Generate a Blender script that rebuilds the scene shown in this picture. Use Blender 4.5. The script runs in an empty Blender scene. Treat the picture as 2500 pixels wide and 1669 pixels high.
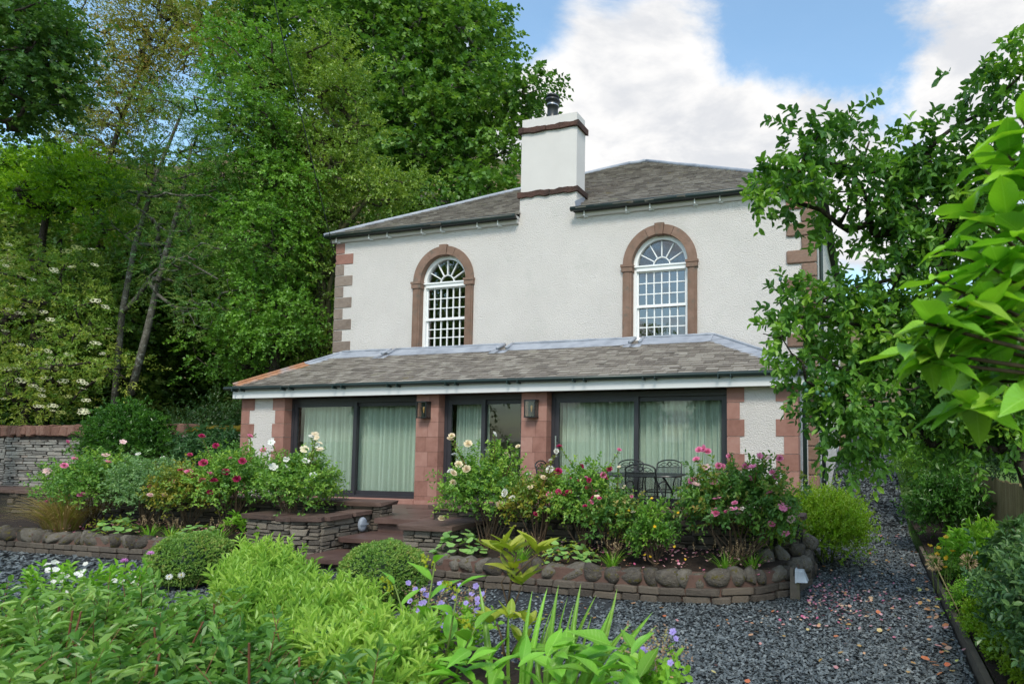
import bpy, math, random
import numpy as np
from mathutils import Vector, Matrix, Euler
rad = math.radians
rng = np.random.default_rng(11)
random.seed(11)
scene = bpy.context.scene
COL = scene.collection

# ------------------------------------------------------------------ camera, sky, sun, exposure
CAM = np.array([13.30, -10.53, 1.25])
YAW, PITCH, FOC = 15.91, 3.70, 1518.0
cd = bpy.data.cameras.new('camera')
cd.sensor_fit = 'HORIZONTAL'; cd.sensor_width = 36.0
cd.lens = FOC / 2500 * 36.0
cd.shift_x = -432.0 / 2500; cd.shift_y = 141.0 / 2500
cd.dof.use_dof = True; cd.dof.focus_distance = 11.0; cd.dof.aperture_fstop = 3.5
cd.clip_start = 0.05; cd.clip_end = 3000
cam = bpy.data.objects.new('camera', cd); COL.objects.link(cam)
cam.location = CAM; cam.rotation_euler = (rad(90 + PITCH), 0, rad(YAW))
scene.camera = cam

SUN_EL, SUN_AZ = 47.0, 22.0      # azimuth: degrees from -Y (behind the camera) towards +X
sdir = Vector((math.sin(rad(SUN_AZ)) * math.cos(rad(SUN_EL)), -math.cos(rad(SUN_AZ)) * math.cos(rad(SUN_EL)), math.sin(rad(SUN_EL))))
sl = bpy.data.lights.new('sun', 'SUN'); sl.energy = 1.35; sl.angle = rad(14); sl.color = (1.0, 0.93, 0.82)
sun = bpy.data.objects.new('sun', sl); COL.objects.link(sun)
sun.rotation_euler = sdir.to_track_quat('Z', 'Y').to_euler()
sun.location = (20, -20, 30)

_y, _p = rad(YAW), rad(PITCH)
FW = np.array([-math.sin(_y) * math.cos(_p), math.cos(_y) * math.cos(_p), math.sin(_p)])
RT = np.array([math.cos(_y), math.sin(_y), 0.0]); UP = np.cross(RT, FW)
def _ray(x, y):
    u, v = x * 2500 / 2349, y * 2500 / 2349
    return FW + RT * (u - 1682) / FOC - UP * (v - 975.5) / FOC
def at(x, y, Y):
    d = _ray(x, y); return CAM + d * (Y - CAM[1]) / d[1]
def gz(x, y, Z):
    d = _ray(x, y); return CAM + d * (Z - CAM[2]) / d[2]
def mpp(P):                                  # metres per picture pixel at a point
    return float((np.asarray(P) - CAM) @ FW) / FOC * 2500 / 2349

world = bpy.data.worlds.new('World'); scene.world = world; world.use_nodes = True
wn, wl = world.node_tree.nodes, world.node_tree.links
wn.clear()
def N(nodes, t, **kw):
    n = nodes.new(t)
    for k, v in kw.items():
        if k.startswith('i_'):
            n.inputs[k[2:]].default_value = v
        else:
            setattr(n, k, v)
    return n
wout = N(wn, 'ShaderNodeOutputWorld')
sky = N(wn, 'ShaderNodeTexSky', sky_type='NISHITA', sun_disc=False)
sky.sun_elevation = rad(SUN_EL); sky.sun_rotation = rad(180 - SUN_AZ)
sky.altitude = 100; sky.air_density = 1.0; sky.dust_density = 1.2; sky.ozone_density = 1.6
tc = N(wn, 'ShaderNodeTexCoord')
nrm = N(wn, 'ShaderNodeVectorMath', operation='NORMALIZE'); wl.new(tc.outputs['Generated'], nrm.inputs[0])
sep = N(wn, 'ShaderNodeSeparateXYZ'); wl.new(nrm.outputs[0], sep.inputs[0])
def wm(op, a, b=None, clamp=False):
    m = N(wn, 'ShaderNodeMath', operation=op, use_clamp=clamp)
    for i, q in enumerate((a, b)):
        if q is None: continue
        if isinstance(q, (int, float)): m.inputs[i].default_value = q
        else: wl.new(q, m.inputs[i])
    return m.outputs[0]
zz = wm('ADD', wm('MAXIMUM', sep.outputs['Z'], 0.0), 0.22)
cmb = N(wn, 'ShaderNodeCombineXYZ')
wl.new(wm('DIVIDE', sep.outputs['X'], zz), cmb.inputs[0]); wl.new(wm('DIVIDE', sep.outputs['Y'], zz), cmb.inputs[1])
wl.new(wm('MULTIPLY', sep.outputs['Z'], 1.6), cmb.inputs[2])
def wnoise(scale, detail, rough, off):
    mp = N(wn, 'ShaderNodeMapping'); mp.inputs['Location'].default_value = off
    wl.new(cmb.outputs[0], mp.inputs[0])
    n = N(wn, 'ShaderNodeTexNoise', i_Scale=scale, i_Detail=detail, i_Roughness=rough, i_Distortion=0.25)
    wl.new(mp.outputs[0], n.inputs['Vector']); return n.outputs['Fac']
n1 = wnoise(3.4, 12, 0.62, (3.1, 1.7, 0.4)); n2 = wnoise(1.1, 3, 0.5, (7.3, 2.2, 0.9)); n3 = wnoise(5.0, 8, 0.6, (1.3, 5.2, 2.0))
cl = wm('ADD', wm('MULTIPLY', n1, 0.75), wm('MULTIPLY', n2, 0.35))
# cloud banks and clear stretches, by direction on the sky
for (px, py, r, w) in ((1400, 230, 11, .24), (1600, 340, 14, .22), (1800, 420, 12, .2), (1290, 20, 8, -.22), (1560, 30, 8, -.16), (1750, 400, 10, .15), (1250, 330, 12, .14), (2120, 330, 13, .24), (2290, 70, 10, .16),
                       (1950, 130, 13, -.26), (1720, 110, 8, -.10), (1900, 560, 7, -.06), (1130, 40, 7, -.15), (160, 120, 14, -.25), (2000, 230, 7, -.06)):
    d = _ray(px, py); d = d / np.linalg.norm(d)
    dt = N(wn, 'ShaderNodeVectorMath', operation='DOT_PRODUCT'); wl.new(nrm.outputs[0], dt.inputs[0]); dt.inputs[1].default_value = d
    mr = N(wn, 'ShaderNodeMapRange', interpolation_type='SMOOTHSTEP'); mr.inputs['From Min'].default_value = math.cos(rad(r)); mr.inputs['From Max'].default_value = 1.0
    mr.inputs['To Max'].default_value = w
    wl.new(dt.outputs['Value'], mr.inputs['Value'])
    cl = wm('ADD', cl, mr.outputs[0])
mask = N(wn, 'ShaderNodeMapRange', interpolation_type='SMOOTHSTEP'); wl.new(cl, mask.inputs['Value'])
mask.inputs['From Min'].default_value = 0.49; mask.inputs['From Max'].default_value = 0.69; mask.inputs['To Min'].default_value = 0.05
shade = N(wn, 'ShaderNodeMapRange', interpolation_type='SMOOTHSTEP'); wl.new(n3, shade.inputs['Value'])
shade.inputs['From Min'].default_value = 0.35; shade.inputs['From Max'].default_value = 0.62
ccol = N(wn, 'ShaderNodeMix', data_type='RGBA'); ccol.inputs[6].default_value = (0.41, 0.42, 0.44, 1); ccol.inputs[7].default_value = (0.545, 0.54, 0.535, 1)
wl.new(shade.outputs[0], ccol.inputs[0])
skyc = N(wn, 'ShaderNodeMix', data_type='RGBA', blend_type='MULTIPLY'); skyc.inputs[0].default_value = 1.0
skyc.inputs[7].default_value = (0.150, 0.172, 0.160, 1); wl.new(sky.outputs[0], skyc.inputs[6])
mixc = N(wn, 'ShaderNodeMix', data_type='RGBA'); wl.new(mask.outputs[0], mixc.inputs[0])
wl.new(skyc.outputs[2], mixc.inputs[6]); wl.new(ccol.outputs[2], mixc.inputs[7])
bg = N(wn, 'ShaderNodeBackground'); bg.inputs['Strength'].default_value = 1.0
wl.new(mixc.outputs[2], bg.inputs[0]); wl.new(bg.outputs[0], wout.inputs[0])

vs = scene.view_settings
vs.view_transform = 'Standard'; vs.look = 'None'; vs.gamma = 1.0; vs.use_curve_mapping = False
vs.exposure = 0.92
scene.render.engine = 'CYCLES'
scene.cycles.max_bounces = 6; scene.cycles.diffuse_bounces = 3; scene.cycles.glossy_bounces = 3
scene.cycles.transmission_bounces = 3; scene.cycles.transparent_max_bounces = 8
scene.cycles.use_denoising = True

# ------------------------------------------------------------------ materials
MATS = {}
def newmat(name):
    m = bpy.data.materials.new(name); m.use_nodes = True
    nt = m.node_tree; nt.nodes.clear()
    out = nt.nodes.new('ShaderNodeOutputMaterial'); b = nt.nodes.new('ShaderNodeBsdfPrincipled')
    nt.links.new(b.outputs[0], out.inputs[0])
    MATS[name] = m
    return m, nt.nodes, nt.links, b, out
def ramp(nodes, cols):
    r = nodes.new('ShaderNodeValToRGB'); e = r.color_ramp.elements
    n = len(cols)
    while len(e) < n: e.new(0.5)
    for i, c in enumerate(cols):
        e[i].position = i / max(1, n - 1); e[i].color = (*c[:3], 1)
    return r
LEAF_GAIN = 2.25
def leafmat(name, cols, rough=0.42, trans=0.32, spec=0.4):
    m, n, l, b, out = newmat(name)
    a = n.new('ShaderNodeAttribute'); a.attribute_name = 'rnd'
    r = ramp(n, [tuple(min(.8, q * LEAF_GAIN * k_) for q, k_ in zip(c, (1.12, 1.0, .98))) if max(c) < .27 else c for c in cols]); l.new(a.outputs['Fac'], r.inputs[0])
    l.new(r.outputs[0], b.inputs['Base Color']); b.inputs['Roughness'].default_value = rough
    b.inputs['Specular IOR Level'].default_value = spec
    t = n.new('ShaderNodeBsdfTranslucent'); mx = n.new('ShaderNodeMixShader'); mx.inputs[0].default_value = trans
    g = n.new('ShaderNodeMix'); g.data_type = 'RGBA'; g.blend_type = 'MULTIPLY'; g.inputs[0].default_value = 1; g.inputs[7].default_value = (1.5, 1.6, 0.7, 1)
    l.new(r.outputs[0], g.inputs[6]); l.new(g.outputs[2], t.inputs[0])
    l.new(b.outputs[0], mx.inputs[1]); l.new(t.outputs[0], mx.inputs[2]); l.new(mx.outputs[0], out.inputs[0])
    return m
def objleaf(name, cols, rough=0.38, trans=0.3):
    m = leafmat(name, cols, rough, trans)
    n, l = m.node_tree.nodes, m.node_tree.links
    a = [x for x in n if x.type == 'ATTRIBUTE'][0]; r = [x for x in n if x.type == 'VALTORGB'][0]
    oi = n.new('ShaderNodeObjectInfo'); l.new(oi.outputs['Random'], r.inputs[0]); n.remove(a)
    b = [x for x in n if x.type == 'BSDF_PRINCIPLED'][0]
    tcn = n.new('ShaderNodeTexCoord'); w = n.new('ShaderNodeTexWave'); w.wave_type = 'BANDS'; w.bands_direction = 'DIAGONAL'
    w.inputs['Scale'].default_value = 9; w.inputs['Distortion'].default_value = 1.2
    l.new(tcn.outputs['Object'], w.inputs['Vector'])
    sp = n.new('ShaderNodeSeparateXYZ'); l.new(tcn.outputs['Object'], sp.inputs[0])
    def mth(op, a_, b_=None, c_=None):
        q = n.new('ShaderNodeMath'); q.operation = op
        for i_, v_ in enumerate((a_, b_, c_)):
            if v_ is None: continue
            if isinstance(v_, (int, float)): q.inputs[i_].default_value = v_
            else: l.new(v_, q.inputs[i_])
        return q.outputs[0]
    ay = mth('ABSOLUTE', sp.outputs['Y'])
    mid = mth('LESS_THAN', ay, .009)
    side = mth('LESS_THAN', mth('FRACT', mth('SUBTRACT', mth('MULTIPLY', sp.outputs['X'], 9.0), mth('MULTIPLY', ay, 11.0))), .09)
    vein = mth('MAXIMUM', mid, mth('MULTIPLY', side, .45))
    vm = n.new('ShaderNodeMix'); vm.data_type = 'RGBA'; vm.blend_type = 'ADD'; vm.inputs[7].default_value = (.10, .12, .05, 1)
    l.new(vein, vm.inputs[0]); l.new(r.outputs[0], vm.inputs[6]); l.new(vm.outputs[2], b.inputs['Base Color'])
    bp = n.new('ShaderNodeBump'); bp.inputs['Strength'].default_value = 0.10; bp.inputs['Distance'].default_value = 0.03
    l.new(w.outputs['Fac'], bp.inputs['Height']); l.new(bp.outputs[0], b.inputs['Normal'])
    return m
def surf(name, cols, scale=5.0, detail=8, rough=0.8, bump=0.3, bdist=0.02, bscale=None, rnd=None, rmix=0.6, spec=0.3, metal=0.0, coat=0.0, patch=None, coords='Object'):
    """mottled opaque surface: noise over a ramp, blended with a per-object or per-piece value, plus fine relief and optional patches"""
    m, n, l, b, out = newmat(name)
    tcn = n.new('ShaderNodeTexCoord')
    nz = N(n, 'ShaderNodeTexNoise', i_Scale=scale, i_Detail=detail, i_Roughness=0.6)
    if coords == 'World':
        g = n.new('ShaderNodeNewGeometry'); vec = g.outputs['Position']
    else:
        vec = tcn.outputs[coords]
    if rnd == 'object':
        oi = n.new('ShaderNodeObjectInfo')
        va = n.new('ShaderNodeVectorMath'); va.operation = 'ADD'
        l.new(vec, va.inputs[0]); l.new(oi.outputs['Location'], va.inputs[1]); vec = va.outputs[0]
    l.new(vec, nz.inputs['Vector'])
    r = ramp(n, cols)
    fac = nz.outputs['Fac']
    st = n.new('ShaderNodeMapRange'); st.inputs['From Min'].default_value = 0.28; st.inputs['From Max'].default_value = 0.72
    l.new(fac, st.inputs['Value']); fac = st.outputs[0]
    if rnd:
        if rnd == 'object': rv = oi.outputs['Random']
        else:
            a = n.new('ShaderNodeAttribute'); a.attribute_name = 'rnd'; rv = a.outputs['Fac']
        mx = n.new('ShaderNodeMix'); mx.data_type = 'FLOAT'; mx.inputs[0].default_value = rmix
        l.new(fac, mx.inputs[2]); l.new(rv, mx.inputs[3]); fac = mx.outputs[0]
    l.new(fac, r.inputs[0]); colr = r.outputs[0]
    for (pc, pscale, lo, hi) in (patch or ()):
        pn = N(n, 'ShaderNodeTexNoise', i_Scale=pscale, i_Detail=6, i_Roughness=0.65); l.new(vec, pn.inputs['Vector'])
        pm = n.new('ShaderNodeMapRange'); pm.inputs['From Min'].default_value = lo; pm.inputs['From Max'].default_value = hi
        l.new(pn.outputs['Fac'], pm.inputs['Value'])
        mm = n.new('ShaderNodeMix'); mm.data_type = 'RGBA'; mm.inputs[7].default_value = (*pc, 1)
        l.new(pm.outputs[0], mm.inputs[0]); l.new(colr, mm.inputs[6]); colr = mm.outputs[2]
    l.new(colr, b.inputs['Base Color'])
    b.inputs['Roughness'].default_value = rough; b.inputs['Specular IOR Level'].default_value = spec; b.inputs['Metallic'].default_value = metal
    if coat: b.inputs['Coat Weight'].default_value = coat
    if bump:
        bn = N(n, 'ShaderNodeTexNoise', i_Scale=bscale or scale * 6, i_Detail=5, i_Roughness=0.6); l.new(vec, bn.inputs['Vector'])
        bp = n.new('ShaderNodeBump'); bp.inputs['Strength'].default_value = bump; bp.inputs['Distance'].default_value = bdist
        l.new(bn.outputs['Fac'], bp.inputs['Height']); l.new(bp.outputs[0], b.inputs['Normal'])
    return m
def glassmat(name, tint=(1, 1, 1), ior=1.5, rough=0.0, boost=1.0):
    m, n, l, b, out = newmat(name); n.remove(b)
    fr = n.new('ShaderNodeFresnel'); fr.inputs[0].default_value = ior
    ml = n.new('ShaderNodeMath'); ml.operation = 'MULTIPLY'; ml.inputs[1].default_value = boost; ml.use_clamp = True; l.new(fr.outputs[0], ml.inputs[0])
    ge = n.new('ShaderNodeNewGeometry'); inv = n.new('ShaderNodeMath'); inv.operation = 'SUBTRACT'; inv.inputs[0].default_value = 1.0; l.new(ge.outputs['Backfacing'], inv.inputs[1])
    m2 = n.new('ShaderNodeMath'); m2.operation = 'MULTIPLY'; l.new(ml.outputs[0], m2.inputs[0]); l.new(inv.outputs[0], m2.inputs[1]); ml = m2
    t = n.new('ShaderNodeBsdfTransparent'); t.inputs[0].default_value = (*tint, 1)
    g = n.new('ShaderNodeBsdfGlossy'); g.inputs['Roughness'].default_value = rough
    mx = n.new('ShaderNodeMixShader'); l.new(ml.outputs[0], mx.inputs[0]); l.new(t.outputs[0], mx.inputs[1]); l.new(g.outputs[0], mx.inputs[2])
    l.new(mx.outputs[0], out.inputs[0]); return m

surf('roughcast', [(.605, .563, .538), (.665, .620, .592)], scale=1.2, rough=0.92, bump=1.0, bdist=0.03, bscale=40, coords='World', spec=0.15, patch=[((.53, .51, .475), .9, .56, .80), ((.57, .55, .51), 4.0, .60, .85)])
surf('smooth_white', [(.585, .548, .527), (.635, .597, .575)], scale=1.5, rough=0.7, bump=0.08, coords='World')
surf('white_paint', [(.78, .78, .78), (.85, .85, .85)], scale=3, rough=0.35, bump=0.0, spec=0.5)
surf('fascia_paint', [(.62, .62, .62), (.68, .68, .68)], scale=1.0, rough=0.45, bump=0.0, spec=0.4, coords='World')
surf('pink_sandstone', [(.20, .092, .07), (.28, .14, .11), (.34, .18, .145), (.40, .235, .195)], scale=6, rough=0.9, bump=0.25, bdist=0.006, bscale=60, rnd='object', rmix=.55)
surf('brown_sandstone', [(.15, .09, .065), (.215, .135, .10), (.28, .18, .14)], scale=4, rough=0.92, bump=0.6, bdist=0.012, bscale=30, rnd='object', rmix=.4, patch=[((.12, .11, .09), 6, .55, .75)])
surf('grey_sandstone', [(.15, .115, .095), (.23, .18, .15), (.30, .24, .20)], scale=4, rough=0.92, bump=0.6, bdist=0.012, bscale=30, rnd='object', rmix=.4, patch=[((.16, .11, .05), 5, .58, .72)])
surf('dark_band', [(.03, .022, .019), (.11, .055, .042)], scale=2.2, rough=0.9, bump=0.8, bdist=0.03, bscale=14, coords='World')
surf('slate_roof', [(.085, .072, .062), (.165, .14, .12), (.245, .215, .185), (.34, .31, .27)], scale=9, rough=0.5, bump=0.35, bdist=0.004, bscale=70, rnd='object', rmix=.65, spec=0.5, coords='Generated', patch=[((.26, .24, .17), 9, .62, .72)])
surf('slate_roof_mass', [(.085, .072, .062), (.165, .14, .12), (.245, .215, .185), (.34, .31, .27)], scale=9, rough=0.5, bump=0.35, bdist=0.004, bscale=70, rnd='attr', rmix=.65, spec=0.5, coords='World', patch=[((.27, .25, .18), 3.0, .60, .70), ((.17, .13, .03), 2.2, .66, .74)])
surf('roof_base', [(.03, .03, .03), (.05, .05, .05)], rough=.9, bump=0)
surf('lead', [(.20, .22, .26), (.29, .31, .36), (.36, .38, .42)], scale=3, rough=0.5, bump=0.3, bdist=0.02, bscale=8, spec=0.5, coords='World')
surf('rusty_lead', [(.30, .12, .05), (.36, .18, .10), (.30, .28, .28)], scale=2.5, rough=0.6, bump=0.3, bdist=0.02, bscale=8, coords='World')
surf('black_metal', [(.012, .014, .015), (.02, .022, .023)], rough=0.35, bump=0, spec=0.5)
surf('green_black', [(.010, .022, .020), (.016, .03, .028)], rough=0.35, bump=0, spec=0.5)
surf('anthracite', [(.030, .030, .036), (.036, .036, .043)], rough=0.4, bump=0, spec=0.5)
surf('steel', [(.55, .55, .56), (.6, .6, .6)], rough=0.3, metal=1.0, bump=0)
surf('grey_plastic', [(.25, .28, .33), (.28, .31, .36)], rough=0.4, bump=0)
surf('lantern_plastic', [(.50, .53, .58), (.58, .61, .66)], rough=0.35, bump=0)
surf('curtain', [(.42, .48, .42), (.48, .545, .48)], scale=30, rough=0.95, bump=0.1, bscale=200, coords='World')
surf('plaster', [(.34, .29, .22), (.38, .33, .26)], scale=1, rough=0.9, bump=0)
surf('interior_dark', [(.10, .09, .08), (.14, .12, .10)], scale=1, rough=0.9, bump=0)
surf('room_floor', [(.12, .09, .06), (.16, .12, .08)], scale=3, rough=0.6, bump=0)
surf('dry_stone', [(.06, .05, .042), (.14, .12, .10), (.22, .185, .145), (.27, .24, .20)], scale=7, rough=0.9, bump=0.7, bdist=0.02, bscale=22, rnd='object', rmix=.6, patch=[((.30, .30, .27), 12, .64, .72)])
surf('dark_stone', [(.04, .034, .028), (.085, .07, .058), (.135, .112, .09), (.17, .13, .095)], scale=7, rough=0.9, bump=0.7, bdist=0.02, bscale=22, rnd='object', rmix=.6, patch=[((.25, .25, .23), 14, .66, .72)])
surf('pale_stone', [(.15, .14, .13), (.25, .24, .22), (.34, .33, .30), (.28, .20, .16)], scale=7, rough=0.9, bump=0.7, bdist=0.02, bscale=22, rnd='object', rmix=.65, patch=[((.42, .42, .40), 10, .62, .72)])
surf('boulder', [(.035, .03, .026), (.08, .068, .056), (.14, .122, .10), (.21, .19, .16)], scale=6, rough=0.9, bump=0.9, bdist=0.03, bscale=14, rnd='object', rmix=.6, patch=[((.30, .30, .28), 16, .64, .70), ((.10, .085, .02), 4.5, .57, .63)])
surf('mortar_dark', [(.018, .016, .014), (.035, .03, .026)], rough=.95, bump=.5, bscale=30)
surf('mortar_pink', [(.085, .052, .042), (.16, .092, .072)], rough=.95, bump=.6, bdist=.02, bscale=20, coords='World')
surf('coping_stone', [(.055, .038, .032), (.11, .068, .055), (.16, .105, .085)], scale=4, rough=0.75, bump=0.6, bdist=0.015, bscale=26, rnd='object', rmix=.4, patch=[((.20, .19, .17), 12, .66, .74)])
surf('red_coping', [(.13, .065, .05), (.20, .105, .08), (.26, .16, .13)], scale=4, rough=0.9, bump=0.7, bdist=0.02, bscale=18, rnd='object', rmix=.5, patch=[((.14, .12, .04), 4, .58, .68)])
surf('moss', [(.06, .05, .008), (.12, .095, .012), (.16, .13, .02)], scale=12, rough=1.0, bump=1.0, bdist=0.04, bscale=40, coords='World', spec=.1)
surf('wet_flag', [(.07, .04, .034), (.115, .068, .056), (.15, .095, .08)], scale=3, rough=0.45, bump=0.35, bdist=0.008, bscale=24, rnd='object', rmix=.3, spec=.5, coords='World')
surf('soil', [(.018, .012, .009), (.035, .024, .018), (.05, .035, .027)], scale=12, rough=0.95, bump=1.0, bdist=0.03, bscale=40, coords='World')
surf('slate_bed', [(.035, .040, .045), (.06, .066, .072)], scale=20, rough=0.8, bump=1.0, bdist=0.03, bscale=60, coords='World')
surf('slate_chip', [(.045, .055, .060), (.085, .10, .108), (.14, .16, .168), (.21, .235, .24)], scale=40, rough=0.42, bump=0.0, rnd='attr', rmix=.85, spec=.5, coords='World')
surf('grass_ground', [(.035, .075, .012), (.06, .12, .02), (.09, .15, .03)], scale=.8, rough=0.95, bump=0.6, bdist=.05, bscale=12, coords='World')
surf('fell', [(.10, .085, .035), (.06, .075, .025), (.17, .115, .065), (.08, .09, .03)], scale=.12, detail=12, rough=0.95, bump=1.0, bdist=.6, bscale=.9, coords='World', patch=[((.035, .055, .02), .35, .55, .62), ((.23, .15, .10), .2, .6, .68)])
surf('bark_grey', [(.05, .045, .035), (.11, .10, .08), (.19, .18, .155)], scale=9, rough=0.95, bump=0.9, bdist=0.03, bscale=30, coords='World', patch=[((.30, .30, .26), 7, .56, .64)])
surf('bark_dark', [(.025, .02, .015), (.05, .04, .03), (.08, .065, .05)], scale=9, rough=0.95, bump=0.9, bdist=0.03, bscale=30, coords='World')
surf('bark_moss', [(.04, .035, .02), (.07, .065, .03), (.09, .10, .035)], scale=6, rough=0.95, bump=0.9, bdist=0.03, bscale=30, coords='World')
surf('stem_brown', [(.06, .04, .025), (.10, .065, .04)], scale=20, rough=.8, bump=0)
surf('stem_red', [(.12, .045, .025), (.20, .085, .045)], scale=20, rough=.7, bump=0)
surf('stem_green', [(.10, .16, .03), (.16, .22, .05)], scale=20, rough=.6, bump=0)
surf('stem_straw', [(.30, .26, .12), (.38, .33, .18)], scale=20, rough=.7, bump=0)
surf('old_timber', [(.07, .06, .045), (.12, .10, .08), (.17, .145, .115)], scale=6, rough=.9, bump=.6, bdist=.01, bscale=30, rnd='object', rmix=.4, patch=[((.10, .10, .02), 5, .58, .68)])
surf('fence_timber', [(.15, .11, .05), (.22, .17, .08), (.29, .235, .125)], scale=4, rough=.85, bump=.4, bdist=.01, bscale=40, rnd='object', rmix=.5)
surf('gate_metal', [(.03, .05, .055), (.04, .06, .065)], rough=.5, bump=0)
surf('bulb_amber', [(.30, .17, .06), (.36, .21, .08)], rough=.2, bump=0)
surf('grille', [(.013, .014, .016), (.018, .019, .02)], rough=.45, bump=0)
glassmat('window_glass', ior=1.52, boost=5.0)
glassmat('door_glass', tint=(.93, .96, .94), ior=1.5, boost=1.7)
# open steel mesh of the garden chairs: half of it is holes
m, n, l, b, out = newmat('steel_mesh')
b.inputs['Base Color'].default_value = (.015, .016, .018, 1); b.inputs['Roughness'].default_value = .45
tcn = n.new('ShaderNodeTexCoord'); ck = n.new('ShaderNodeTexChecker'); ck.inputs['Scale'].default_value = 110
l.new(tcn.outputs['Object'], ck.inputs['Vector'])
tb = n.new('ShaderNodeBsdfTransparent'); mx = n.new('ShaderNodeMixShader')
l.new(ck.outputs['Fac'], mx.inputs[0]); l.new(b.outputs[0], mx.inputs[1]); l.new(tb.outputs[0], mx.inputs[2]); l.new(mx.outputs[0], out.inputs[0])

L = leafmat
L('leaf_sycamore', [(.020, .056, .012), (.034, .085, .016), (.056, .12, .022), (.085, .15, .028)])
L('leaf_holm', [(.034, .07, .014), (.056, .105, .018), (.088, .145, .024), (.125, .175, .032)], rough=.35)
L('leaf_hazel', [(.033, .085, .012), (.055, .13, .017), (.085, .175, .022)])
L('leaf_rowan', [(.022, .075, .024), (.04, .105, .03), (.075, .14, .035), (.13, .17, .05)])
L('leaf_birch', [(.05, .075, .018), (.08, .10, .022), (.10, .12, .025), (.15, .09, .03)])
L('leaf_maple', [(.018, .05, .012), (.03, .075, .016), (.055, .10, .018)])
L('leaf_cherry', [(.026, .066, .010), (.06, .135, .012), (.12, .22, .016), (.18, .262, .02)], rough=.3)
L('leaf_elder', [(.034, .085, .014), (.066, .13, .020), (.12, .175, .03), (.18, .21, .045)])
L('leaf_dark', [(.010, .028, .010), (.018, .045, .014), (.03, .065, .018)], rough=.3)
L('leaf_wood', [(.024, .056, .014), (.048, .098, .018), (.08, .135, .024), (.11, .125, .034)])
L('leaf_laurel', [(.013, .045, .009), (.024, .072, .012), (.045, .12, .016)], rough=.28)
L('leaf_rhodo', [(.012, .04, .016), (.022, .06, .022), (.035, .08, .028)], rough=.35)
L('leaf_rose', [(.03, .08, .018), (.05, .12, .022), (.085, .17, .026), (.13, .20, .03)])
L('leaf_rose_blue', [(.05, .10, .04), (.07, .14, .055), (.10, .18, .065)])
L('leaf_rose_yellow', [(.04, .085, .014), (.06, .105, .016), (.11, .125, .016), (.30, .22, .03)])
L('leaf_rose_dark', [(.02, .06, .014), (.035, .09, .018), (.06, .13, .02), (.14, .10, .03)])
L('leaf_box', [(.045, .105, .022), (.07, .14, .028), (.10, .17, .034), (.16, .16, .05)], rough=.45)
L('leaf_hedge', [(.022, .068, .018), (.042, .108, .024), (.07, .15, .03), (.12, .195, .055)], rough=.33)
L('leaf_hebe', [(.06, .135, .020), (.095, .185, .030), (.135, .23, .040), (.175, .262, .06)], rough=.35)
L('leaf_lime', [(.12, .24, .015), (.19, .32, .018), (.27, .38, .02)])
L('leaf_alchemilla', [(.07, .15, .05), (.10, .20, .065), (.14, .25, .075)])
L('froth_lime', [(.30, .36, .02), (.40, .42, .03)])
L('leaf_plum', [(.018, .058, .014), (.034, .09, .018), (.06, .14, .02), (.11, .20, .022)], rough=.33, trans=.36)
L('leaf_cover', [(.02, .055, .025), (.035, .08, .03), (.06, .115, .035)], rough=.35)
L('leaf_fern', [(.06, .16, .015), (.10, .22, .02), (.14, .27, .025)])
L('grass_gold', [(.14, .17, .03), (.28, .22, .07), (.42, .29, .12), (.48, .34, .18)], trans=.2)
L('tan_seed', [(.28, .19, .10), (.38, .27, .16), (.44, .33, .20)], trans=.15)
L('petal_mix', [(.50, .10, .22), (.62, .22, .32), (.70, .42, .45), (.55, .28, .14), (.66, .50, .36)], trans=.2)
L('litter', [(.26, .08, .04), (.34, .15, .06), (.45, .30, .10), (.50, .22, .26), (.22, .26, .06)], trans=.1)
L('cream_flower', [(.62, .60, .40), (.72, .70, .52), (.78, .77, .62)], trans=.2)
L('elder_bud', [(.30, .34, .10), (.36, .38, .14)], trans=.2)
L('mauve_flower', [(.30, .24, .58), (.38, .30, .66), (.46, .38, .70)], trans=.25)
L('geranium_stalk', [(.16, .20, .06), (.30, .18, .12), (.38, .24, .16)], trans=.2)
L('white_flower', [(.72, .72, .70), (.80, .80, .79)], trans=.2)
objleaf('big_leaf_lime', [(.045, .125, .014), (.08, .20, .016), (.12, .255, .018), (.19, .32, .03)])
objleaf('big_leaf_gold', [(.26, .32, .03), (.34, .38, .035), (.22, .33, .03), (.40, .40, .06)])
objleaf('big_leaf_green', [(.06, .17, .018), (.09, .23, .022), (.13, .28, .028)])
objleaf('iris_blade', [(.10, .24, .03), (.14, .30, .035), (.19, .34, .045)])
def petal(name, c):
    m, n, l, b, out = newmat(name)
    oi = n.new('ShaderNodeObjectInfo')
    r = ramp(n, [tuple(x * .85 for x in c), c, tuple(min(.9, x * 1.15 + .03) for x in c)]); l.new(oi.outputs['Random'], r.inputs[0])
    l.new(r.outputs[0], b.inputs['Base Color']); b.inputs['Roughness'].default_value = .6
    t = n.new('ShaderNodeBsdfTranslucent'); l.new(r.outputs[0], t.inputs[0])
    mx = n.new('ShaderNodeMixShader'); mx.inputs[0].default_value = .25
    l.new(b.outputs[0], mx.inputs[1]); l.new(t.outputs[0], mx.inputs[2]); l.new(mx.outputs[0], out.inputs[0])
petal('petal_pink', (.82, .24, .42)); petal('petal_crimson', (.42, .012, .10)); petal('petal_blush', (.80, .52, .50)); petal('petal_white', (.80, .78, .72))
petal('petal_cream', (.80, .66, .46)); petal('petal_yellow', (.80, .52, .02)); petal('petal_scabious', (.55, .20, .50))
surf('flower_eye', [(.55, .35, .02), (.65, .42, .03)], bump=0)
surf('plum_fruit', [(.05, .12, .08), (.07, .15, .10)], rough=.45, bump=0)

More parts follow.
